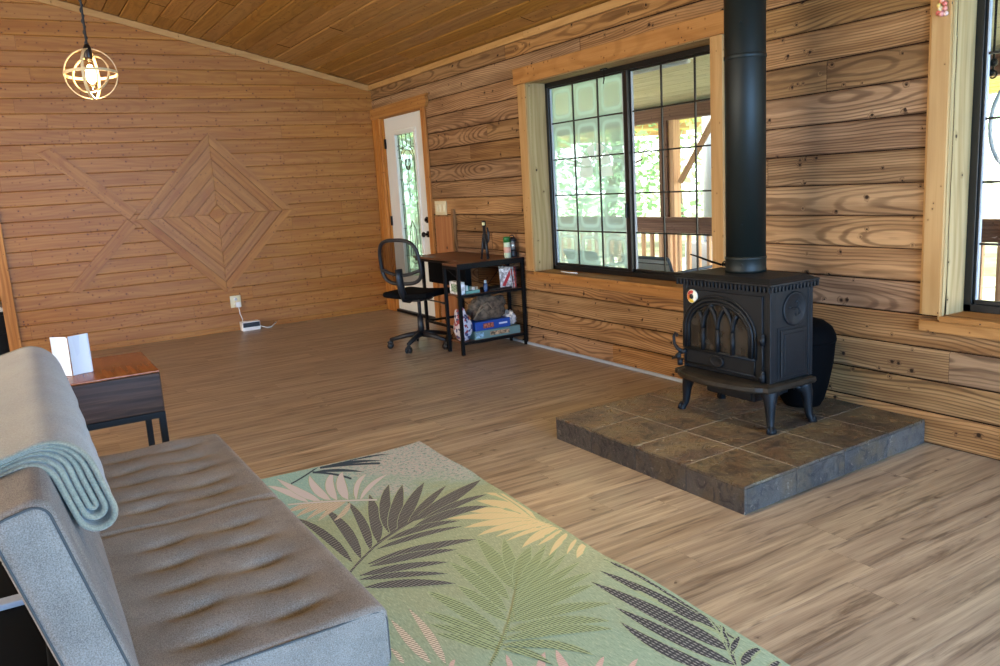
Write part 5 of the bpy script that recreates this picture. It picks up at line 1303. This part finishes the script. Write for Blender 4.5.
o = thing('blue_box', 'bright blue game box stacked on the teal box on the lowest desk shelf', 'box', (3.18, 5.56, zb2))
mb = MB(); mb.M = rot('Z', radians(2), (3.2, 5.56, zb2)); mb.box(3.03, 3.36, 5.48, 5.64, zb2, zb2+.072, r=.003); mb.build('carton', plain('blue_carton', '#1f4fa6', .4), o)
mb = MB(); mb.M = rot('Z', radians(2), (3.2, 5.56, zb2)); mb.box(3.10, 3.20, 5.4783, 5.4797, zb2+.015, zb2+.055, r=.0005); mb.build('picture', plain('blue_picture', '#a85c4a', .5, nscale=60, namp=.45), o)
mb = MB(); mb.M = rot('Z', radians(2), (3.2, 5.56, zb2)); mb.box(3.25, 3.33, 5.4783, 5.4797, zb2+.030, zb2+.044, r=.0005); mb.build('white_title', plain('blue_title', '#dfe6f2', .5), o)
def lumpy(name, label, cat, cx_, cy_, z0, rx_, ry_, rz_, seed, mt, extra=None, amp=.2, freq=5):
    o = thing(name, label, cat, (cx_, cy_, z0))
    rg_ = random.Random(seed); ph = [(rg_.uniform(-freq, freq), rg_.uniform(-freq, freq), rg_.uniform(-freq, freq), rg_.random()*6) for _ in range(9)]
    pts = []; fs = []; A, B = 30, 18
    for j in range(B+1):
        for i in range(A):
            t_ = pi*j/B; p_ = 2*pi*i/A
            v = Vector((sin(t_)*cos(p_), sin(t_)*sin(p_), cos(t_)))
            k_ = 1+amp*sum(abs(sin(a*v.x+b*v.y+c_*v.z+d_))-.5 for a, b, c_, d_ in ph)/3
            z = max(0, (v.z*k_+1))*rz_
            pts.append((cx_+v.x*k_*rx_, cy_+max(-1.02, min(1.02, v.y*k_))*ry_, z0+max(0.0, z-.12*rz_)))
    for j in range(B):
        for i in range(A): fs.append((j*A+i, (j+1)*A+i, (j+1)*A+(i+1) % A, j*A+(i+1) % A))
    mb = MB(); mb.add(pts, fs, smooth=True); mb.build('bag_body', mt, o); return o
o = lumpy('canvas_bag', 'slumped brown canvas bag with loop handles lying on the blue box', 'bag', 3.195, 5.565, zb2+.074, .14, .075, .095, 4, plain('canvas_brown', '#6b5a48', .9, nscale=25, namp=.3), amp=.35)
mb = MB(); mb.tube([(3.06, 5.50, .30), (3.10, 5.485, .36), (3.16, 5.485, .385), (3.20, 5.49, .34), (3.22, 5.50, .28)], .007, 6, flat=.4); mb.tube([(3.03, 5.49, .26), (3.06, 5.48, .31), (3.12, 5.482, .345), (3.16, 5.49, .29)], .007, 6, flat=.4); mb.build('handle', plain('canvas_strap', '#8d7a62', .9), o)
pm = NT('patterned_paper'); tc = pm.n('ShaderNodeTexCoord'); vo = pm.n('ShaderNodeTexVoronoi'); vo.inputs['Scale'].default_value = 45; pm.l(tc.outputs['Object'], vo.inputs['Vector'])
sc_ = pm.n('ShaderNodeSeparateColor'); pm.l(vo.outputs['Color'], sc_.inputs[0])
c1 = pm.mix(pm.math('GREATER_THAN', sc_.outputs[0], .62), srgb('#cfcdd4'), srgb('#4a4c74')); c1 = pm.mix(pm.math('GREATER_THAN', sc_.outputs[1], .74), c1, srgb('#9c3a44')); pm.bsdf(c1, .5); patch_mat = pm.mat
lumpy('gift_bag', 'crumpled white, blue and red paper bag at the near left of the lowest desk shelf', 'bag', 2.962, 5.56, zb_, .046, .085, .12, 8, patch_mat, amp=.4, freq=3)
lumpy('crumpled_paper', 'crumpled white paper wad on the right of the blue box', 'paper', 3.395, 5.565, zb_+.072, .038, .07, .052, 12, plain('crumpled_white', '#cfcac2', .7, nscale=45, namp=.25), amp=.5, freq=8)

# ------------------------------------------------------------ office chair
ch = thing('office_chair', 'black mesh-back office chair on a five-castor base beside the desk', 'office chair', (2.80, 6.0, 0))
CX, CY = 2.82, 6.03
RZ = Matrix.Translation((CX, CY, 0)) @ Matrix.Rotation(radians(28), 4, 'Z')    # local +x is the way the chair faces
mb = MB(); mb.M = RZ
mb.softbox(-.20, .23, -.225, .225, .425, .478, .025, (14, 14, 4), lambda P: (P[0], P[1], P[2]+.012*((P[1]/.225)**2)-.02*max(0, (P[0]-.1)/.14)**2))
mb.build('seat', M['mesh_void'], ch)
mb = MB(); mb.M = RZ
mb.cyl((0, 0, .10), (0, 0, .27), .028, 14, r2=.024); mb.cyl((0, 0, .27), (0, 0, .40), .015, 12); mb.box(-.10, .10, -.08, .08, .395, .424, r=.01)
mb.tube([(0, -.06, .405), (.0, -.20, .385), (.0, -.26, .375)], .006, 6); mb.cyl((0, -.24, .377), (0, -.28, .372), .011, 8)
mb.build('gas_column', M['black_plastic'], ch)
for k_ in range(5):
    a = radians(72*k_+48); ca, sa = cos(a), sin(a)
    leg = MB(); leg.M = RZ; leg.tube([(0, 0, .115), (.12*ca, .12*sa, .105), (.265*ca, .265*sa, .075)], [.028, .021, .015], 8); lg = leg.build('base_leg', M['black_plastic'], ch)
    c_ = MB(); c_.M = RZ; ex, ey = .265*ca, .265*sa
    tx, ty = -sa, ca
    for s_ in (-1, 1): c_.cyl((ex+tx*.006*s_, ey+ty*.006*s_, .026), (ex+tx*.022*s_, ey+ty*.022*s_, .026), .0255, 16)
    c_.cyl((ex, ey, .03), (ex, ey, .078), .008, 8); c_.tube([(ex-.02*ca, ey-.02*sa, .045), (ex, ey, .058), (ex+.02*ca, ey+.02*sa, .045)], .014, 6)
    c_.build('castor', M['black_plastic'], lg)
# back: frame loop, lumbar bar, mesh
def bp(u, v, dd=0):    # u across, v up; gentle curve round the sitter, leaning back
    return RZ @ Vector((-.195 - .16*(v-.55) + .35*u*u - dd, u, v))
def outline(n=44):
    P_ = []
    for i in range(n):
        a = 2*pi*i/n; c_, s_ = cos(a), sin(a)
        e = 2/3.2
        w_ = .195; h_ = .178
        u = math.copysign(abs(c_)**e, c_)*w_; v = math.copysign(abs(s_)**e, s_)*h_
        u *= (1+.06*(-v/h_)) if v < 0 else (1-.04*v/h_)
        P_.append((u, v+.735))
    return P_
ol = outline()
bk_ = MB(); bk_.tube([bp(u, v) for u, v in ol], .0155, 8, closed=True)
bk_.tube([bp(-.195+.39*i/12, .672-.045*sin(pi*i/12)) for i in range(13)], .014, 8)
bk_.build('back_frame', M['black_plastic'], ch)
ms = MB(); c0 = (0, .742); rings_ = 5
pts = [bp(*c0)]; fs = []
n = len(ol)
for k_ in range(1, rings_+1):
    for u, v in ol: pts.append(bp(c0[0]+(u-c0[0])*k_/rings_, c0[1]+(v-c0[1])*k_/rings_))
for i in range(n): fs.append((0, 1+i, 1+(i+1) % n))
for k_ in range(rings_-1):
    for i in range(n): fs.append((1+k_*n+i, 1+(k_+1)*n+i, 1+(k_+1)*n+(i+1) % n, 1+k_*n+(i+1) % n))
ms.add(pts, fs, smooth=True); ms.build('mesh_back', M['chair_mesh'], ch)
mb = MB(); mb.tube([bp(0, .68, .02), bp(0, .60, .03), bp(0, .50, .03), RZ @ Vector((-.18, 0, .43)), RZ @ Vector((-.10, 0, .41))], .032, 8, flat=.4); mb.build('back_support', M['black_plastic'], ch)

# ------------------------------------------------------------ pendant lamp
LX, LY, LZ = .505, 5.0, 2.018
pn = thing('pendant_lamp', 'glowing pendant lamp in a cage of pale crossed rings hanging at upper left', 'pendant lamp', (LX, LY, LZ-.16))
mb = MB()
def ringp(r, M_): return [M_ @ Vector((r*cos(2*pi*i/40), r*sin(2*pi*i/40), 0)) for i in range(40)]
Tm = Matrix.Translation((LX, LY, LZ))
gold = plain('pale_wood_ring', '#c9b083', .45)
def band(r, M_, w_=.014, t_=.005):
    mb = MB(); n = 48; pts = []
    for i in range(n):
        a = 2*pi*i/n
        for rr_, zz in ((r, -w_/2), (r+t_, -w_/2), (r+t_, w_/2), (r, w_/2)): pts.append(M_ @ Vector((rr_*cos(a), rr_*sin(a), zz)))
    fs = []
    for i in range(n):
        for k_ in range(4):
            fs.append((i*4+k_, ((i+1) % n)*4+k_, ((i+1) % n)*4+(k_+1) % 4, i*4+(k_+1) % 4))
    mb.add(pts, fs); return mb.build('cage_ring', gold, pn)
Rx, Ry_, Rz_ = (lambda a: Matrix.Rotation(radians(a), 4, 'X')), (lambda a: Matrix.Rotation(radians(a), 4, 'Y')), (lambda a: Matrix.Rotation(radians(a), 4, 'Z'))
band(.128, Tm @ Rz_(-12) @ Rx(90)); band(.127, Tm @ Rz_(68) @ Rx(90)); band(.130, Tm @ Rx(-4))
band(.098, Tm @ Rz_(-35) @ Rx(74)); 
mb = MB(); mb.tube([(LX, LY, LZ+.132), (LX+.002, LY, LZ+.5), (LX, LY, ceil_z(LX)-.02)], .006, 8)
P_ = []
mb.tube([(LX+.008*cos(i*.9), LY+.008*sin(i*.9), LZ+.132+i*.008) for i in range(115)], .0035, 5)
mb.build('cord', plain('dark_twisted_cord', '#2b2825', .8), pn)
mb = MB(); mb.lathe([(.06, -.03), (.055, -.004), (.001, 0)], (LX, LY, ceil_z(LX)-.008), 24); mb.build('canopy', M['black_metal'], pn)
mb = MB(); mb.lathe([(.008, .155), (.014, .15), (.021, .13), (.022, .085), (.018, .075)], (LX, LY, LZ), 20); mb.build('socket', plain('bronze_socket', '#2a2522', .35, metal=.7), pn)
mb = MB(); mb.lathe([(.016, .08), (.020, .06), (.030, .02), (.034, -.015), (.028, -.05), (.012, -.075), (.001, -.082)], (LX, LY, LZ), 20)
mb.build('bulb', glass('bulb_glass', (1, .93, .8)), pn)
mb = MB(); mb.lathe([(.001, -.052), (.018, -.042), (.026, -.012), (.022, .02), (.010, .045), (.001, .05)], (LX, LY, LZ), 14)
mb.build('filament', emit('warm_filament', '#ffd9a0', 30), pn)
l = bpy.data.lights.new('pendant_glow', 'POINT'); l.energy = 5; l.color = (1, .72, .42); l.shadow_soft_size = .03
o = bpy.data.objects.new('pendant_glow', l); C.objects.link(o); o.location = (LX, LY, LZ-.11); 

# ceiling lamp over the rug (above the top edge of the view)
o = thing('ceiling_lamp', 'round ceiling lamp on a short stem above the rug', 'ceiling lamp', (1.75, 2.35, 2.70))
mb = MB(); mb.lathe([(.06, ceil_z(1.75)-.06), (.055, ceil_z(1.75)-.03), (.001, ceil_z(1.75)-.02)], (1.75, 2.35, 0), 20); mb.cyl((1.75, 2.35, 2.74), (1.75, 2.35, ceil_z(1.75)-.04), .008, 8); mb.build('stem', M['black_metal'], o)
mb = MB(); mb.lathe([(.14, 2.69), (.13, 2.72), (.05, 2.75), (.001, 2.755)], (1.75, 2.35, 0), 28); mb.build('shade', M['black_metal'], o)
# ornament hung on the right window casing
o = thing('hanging_ornament', 'small coral and yellow beaded ornament hanging on the right window casing', 'ornament', (XW-.035, 2.06, 1.88))
mb = MB(); mb.tube([(XW-.034, 2.065, 1.99), (XW-.034, 2.06, 1.93)], .0015, 5); mb.cyl((XW-.0265, 2.065, 1.992), (XW-.036, 2.065, 1.992), .003, 6); mb.build('string', M['black_plastic'], o)
for i, (dy, dz, r_, c_) in enumerate(((.0, .045, .012, '#d98a6a'), (.014, .03, .010, '#e0c36a'), (-.012, .032, .010, '#d8705e'), (.006, .015, .012, '#e3cfa0'), (-.014, .012, .010, '#d98a7a'), (.016, .0, .011, '#d2685c'), (.0, -.006, .012, '#dd9184'), (-.016, -.008, .010, '#e2b9a6'))):
    mb = MB(); mb.ball((XW-.040+.004*(i % 2), 2.058+dy, 1.90+dz), r_, 12, 8); mb.build('bead', plain('bead_%d' % i, c_, .3), o)

# ------------------------------------------------------------ outside: porch, furniture, trees
GZ = -.35
mb = MB(); mb.box(-30, 60, -40, 60, GZ-.3, GZ, grain='x')
struct(mb.build('ground', plain('grass_ground', '#a3a68a', .95, nscale=.8, namp=.25), origin=(10, 10, GZ)))
mb = MB()
boards(mb, lambda u, v, dd: (v, u, -.06-dd), -3, 12, XW+.22, 6.55, .14, 0, [], rng, (2, 4), groove=.004)
mb.box(XW+.22, 6.6, -3, 12, -.2, -.075, mat=1)
struct(mb.build('porch_floor', [M['porch_wood'], M['gap']], origin=(5, 5, -.1)))
mb = MB(); pz = lambda x: 2.56-(x-XW)*.165
boards(mb, lambda u, v, dd: (v, u, pz(v)+dd), -3, 12, XW+.2, 7.0, .125, 0, [], rng, (3, 6), groove=.006)
mb.add([(XW+.2, -3, pz(XW+.2)+.03), (XW+.2, 12, pz(XW+.2)+.03), (7, 12, pz(7)+.03), (7, -3, pz(7)+.03)], [(0, 1, 2, 3)], mat=1)
struct(mb.build('porch_ceiling', [M['porch_ceiling'], M['gap']], origin=(5, 5, 2.1)))
mb = MB(); mb.box(6.44, 6.58, -3, 12, 1.88, 2.035, grain='y', rnd=.3)
struct(mb.build('porch_beam', M['porch_wood'], origin=(6.5, 5, 1.88)))
for y in (4.35, 7.0, 9.65, 1.7):
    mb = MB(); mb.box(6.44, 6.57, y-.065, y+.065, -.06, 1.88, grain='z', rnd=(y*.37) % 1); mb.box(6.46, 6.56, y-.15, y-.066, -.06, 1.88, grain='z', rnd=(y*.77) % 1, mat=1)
    o = mb.build('porch_post', [M['porch_wood'], M['porch_tan']]); tag(o, {7.0: 'brown timber porch post outside the right half of the window', 9.65: 'brown porch post farthest along the porch, behind the teal glass', 4.35: 'brown porch post hidden past the stovepipe between the windows', 1.7: 'nearest brown porch post, right of the right-hand window'}[y], 'post')
for y, s_ in ((7.0, -1), (4.35, 1)):
    mb = MB(); a = Vector((6.5, y+s_*(.125 if s_ > 0 else .21), 1.2)); b = Vector((6.5, y+s_*.72, 1.825)); mb.tube([a, b], .045, 4, smooth=False)
    o = mb.build('porch_brace', M['porch_tan']); tag(o, 'slanting tan timber brace between post and porch beam' if s_ < 0 else 'slanting brace at the nearer porch post', 'brace')
rl = thing('porch_railing', 'brown porch railing with pale balusters beyond the windows', 'railing', (6.5, 5, -.06))
mb = MB(); mb.box(6.37, 6.43, -2.9, 12, .64, .785, grain='y', rnd=.4); mb.box(6.33, 6.435, -2.9, 12, .786, .815, grain='y', rnd=.8); mb.box(6.375, 6.425, -2.9, 12, .02, .09, grain='y', rnd=.1); mb.build('rail', M['porch_wood'], rl)
i = 0; y = 2.2
while y < 10.6:
    mb = MB(); mb.box(6.385, 6.42, y, y+.04, .09, .64, grain='z', rnd=(i*.37) % 1); mb.build('baluster', M['porch_tan'], rl); y += .15; i += 1
# strip light under the porch ceiling
o = thing('strip_light', 'long white strip light fixture under the porch ceiling outside', 'light fixture', (5.0, 5.9, 2.2))
mb = MB(); mb.box(4.93, 5.07, 5.08, 6.9, 2.225, 2.30, r=.01); mb.build('housing', M['white_paint'], o)
mb = MB(); mb.cyl((5.0, 5.1, 2.205), (5.0, 6.88, 2.205), .019, 12); mb.build('tube', plain('white_tube', '#f4f8f6', .3), o)
# patio sling chairs
def patio(name, lab, x, y, rz_):
    o = thing(name, lab, 'patio chair', (x, y, -.06), 'sling chairs on the porch')
    T_ = Matrix.Translation((x, y, -.06)) @ Matrix.Rotation(rz_, 4, 'Z')
    mb = MB(); mb.M = T_
    for s_ in (-1, 1):
        mb.tube([(-.32, s_*.28, .70), (-.20, s_*.28, .40), (.26, s_*.28, .42)], .014, 8); mb.tube([(.26, s_*.28, .42), (.30, s_*.28, 0)], .014, 8); mb.tube([(-.20, s_*.28, .40), (-.30, s_*.28, 0)], .014, 8)
        mb.tube([(-.26, s_*.30, .58), (.22, s_*.30, .60), (.28, s_*.29, .30)], .013, 8)
    mb.tube([(-.32, -.28, .70), (-.32, .28, .70)], .014, 8); mb.tube([(-.30, -.28, .655), (-.30, .28, .655)], .008, 8)
    mb.build('frame', plain('slate_blue_frame', '#56657a', .4, metal=.3), o)
    mb = MB(); mb.M = T_
    P_ = [(-.318, .69), (-.26, .54), (-.20, .405), (.0, .40), (.26, .425)]
    for (a, b), (c_, d_) in zip(P_, P_[1:]): mb.add([(a, -.27, b), (a, .27, b), (c_, .27, d_), (c_, -.27, d_)], [(0, 1, 2, 3)]); mb.add([(a, -.27, b-.006), (a, .27, b-.006), (c_, .27, d_-.006), (c_, -.27, d_-.006)], [(3, 2, 1, 0)])
    mb.build('sling', plain('pale_blue_sling', '#e2eaf6', .7), o)
patio('patio_chair', 'blue-grey sling patio chair outside the right half of the window', 4.72, 5.03, 0)
patio('patio_chair', 'blue-grey sling patio chair outside the teal left half of the window', 4.80, 5.98, -.12)
# flue of an outdoor stove on the porch side
o = thing('outdoor_flue', 'grey metal flue pipe with a rounded top out in the yard', 'flue pipe', (8.2, 8.0, GZ))
mb = MB(); mb.lathe([(.10, GZ), (.10, 2.05), (.085, 2.13), (.05, 2.18), (.001, 2.2)], (8.25, 8.05, 0), 20); mb.build('pipe', plain('galvanised_pipe', '#8f979a', .35, metal=.6), o)
mb = MB(); mb.box(8.0, 8.5, 7.8, 8.3, GZ, .35, r=.02); mb.build('firebox', M['chrome'], o)
# neighbouring shelter roof
o = thing('shelter_roof', 'yellow plywood underside of an open shelter roof beyond the porch', 'shelter', (11, 10, GZ))
mb = MB()
boards(mb, lambda u, v, dd: (8.6+v, u, 2.95-(v*.11)+dd), 2, 22, 0, 6.0, .3, 0, [], rng, (2.4, 2.41), groove=.02, ch=.02)
mb.add([(8.6, 2, 2.99), (8.6, 22, 2.99), (14.6, 22, 2.33), (14.6, 2, 2.33)], [(0, 1, 2, 3)])
mb.build('roof_deck', M['roof_ply'], o)
mb = MB()
for k_ in range(8): mb.box(8.6, 14.6, 3+k_*2.4, 3.09+k_*2.4, 2.20, 2.30, grain='x', rnd=.1*k_)
mb.build('rafter', M['porch_tan'], o)
for x, y in ((8.8, 6.0), (8.8, 13.0), (14.4, 8), (14.4, 17)):
    mb = MB(); mb.box(x, x+.12, y, y+.12, GZ, 2.3, grain='z'); mb.build('post', M['porch_tan'], o)
# hanger with a white hoop outside the right-hand window
o = thing('plant_hanger', 'black scroll hanger with a white hoop outside the right-hand window', 'hanger', (4.6, 2.41, 1.2))
mb = MB(); mb.tube([(4.6, 2.44, pz(4.6)), (4.6, 2.44, 1.74)], .006, 6); mb.ball((4.6, 2.44, 1.78), .022); mb.ball((4.6, 2.45, 1.73), .018); mb.tube([(4.6, 2.44+.02*cos(i*.6), 1.72+.02*sin(i*.6)) for i in range(10)], .005, 6); mb.build('scroll', M['black_metal'], o)
mb = MB(); mb.tube([(4.6, 2.31+.13*cos(a), 1.45+.23*sin(a)) for a in [2*pi*i/32 for i in range(32)]], .012, 8, closed=True); mb.build('hoop', M['white_plastic'], o)
# trees
def leafmat(name, a, b):
    t = NT(name); r = t.n('ShaderNodeAttribute'); r.attribute_name = 'rnd'
    col = t.mix(r.outputs['Fac'], srgb(a), srgb(b))
    d_ = t.n('ShaderNodeBsdfDiffuse'); t.l(col, d_.inputs[0]); tl = t.n('ShaderNodeBsdfTranslucent'); t.l(col, tl.inputs[0])
    mx = t.n('ShaderNodeMixShader'); mx.inputs[0].default_value = .45; t.l(d_.outputs[0], mx.inputs[1]); t.l(tl.outputs[0], mx.inputs[2]); t.l(mx.outputs[0], t.out.inputs[0]); return t.mat
LM = [leafmat('leaf_bright', '#afd0a0', '#e6f4d8'), leafmat('leaf_mid', '#98c6a0', '#d4ecd0'), leafmat('leaf_blue', '#a0d0bc', '#dcf4ea')]
bark = plain('tree_bark', '#6a5a4c', .9, nscale=6, namp=.2)
def tree(x, y, h_, cr, seed, n, mt, lab):
    rg_ = random.Random(seed)
    o = thing('tree', lab, 'tree', (x, y, GZ), 'trees beyond the porch')
    mb = MB(); P_ = [(x, y, GZ)]; 
    for k_ in range(1, 6): P_.append((x+rg_.uniform(-.15, .15), y+rg_.uniform(-.15, .15), GZ+h_*.8*k_/5))
    mb.tube(P_, [.16, .14, .12, .10, .07, .03], 8)
    for k_ in range(9):
        a = rg_.random()*6.28; z = GZ+h_*rg_.uniform(.25, .7); L = cr*rg_.uniform(.5, .9)
        mb.tube([(x, y, z), (x+cos(a)*L*.5, y+sin(a)*L*.5, z+L*.25), (x+cos(a)*L, y+sin(a)*L, z+L*.4)], [.05, .03, .012], 5)
    mb.build('trunk', bark, o)
    mb = MB()
    cl = [(rg_.uniform(-.8, .8)*cr, rg_.uniform(-.8, .8)*cr, GZ+h_*rg_.uniform(.12, .95), cr*rg_.uniform(.25, .45)) for _ in range(34)]
    for _ in range(n):
        c_ = rg_.choice(cl); v = Vector((rg_.gauss(0, 1), rg_.gauss(0, 1), rg_.gauss(0, 1))).normalized()*c_[3]*rg_.random()**.4
        p = Vector((x+c_[0], y+c_[1], c_[2]))+v
        s_ = rg_.uniform(.06, .13); A = Vector((rg_.gauss(0, 1), rg_.gauss(0, 1), rg_.gauss(0, 1))).normalized()*s_; B = A.orthogonal().normalized()*s_*.55
        mb.add([p-A, p+B, p+A, p-B], [(0, 1, 2, 3)], rnd=rg_.random())
    mb.build('foliage', mt, o)
TREES = (
    (11.6, 9.4, 6.5, 1.7, 'leafy tree seen right of the porch post through the clear pane'),
    (10.8, 13.2, 6, 1.7, 'leafy tree seen through the leftmost column of the teal panes'),
    (15.8, 12.6, 8, 2.0, 'taller tree behind the outdoor flue'),
    (16.6, 17.4, 8, 2.1, 'tall tree in the second row behind the teal panes'),
    (11.2, 17.4, 6, 1.9, 'bright tree seen through the glass of the white door, right side'),
    (11.8, 5.2, 6.5, 1.9, 'tree filling the lower panes of the right-hand window'),
    (16.5, 8.3, 8, 2.2, 'tree of the second row behind the slanting porch brace'),
    (21, 12.6, 10, 2.6, 'distant tree between the porch post and the flue'),
    (21.5, 18.2, 10, 2.6, 'most distant tree behind the teal panes'),
    (15.5, 23.5, 9, 2.6, 'distant tree seen through the top of the door glass'),
    (10.5, 22, 7, 2.1, 'tree seen through the left edge of the door glass'))
for i, (x, y, h_, cr, lab) in enumerate(TREES):
    tree(x, y, h_, cr, i, 2600, LM[i % 3], lab)
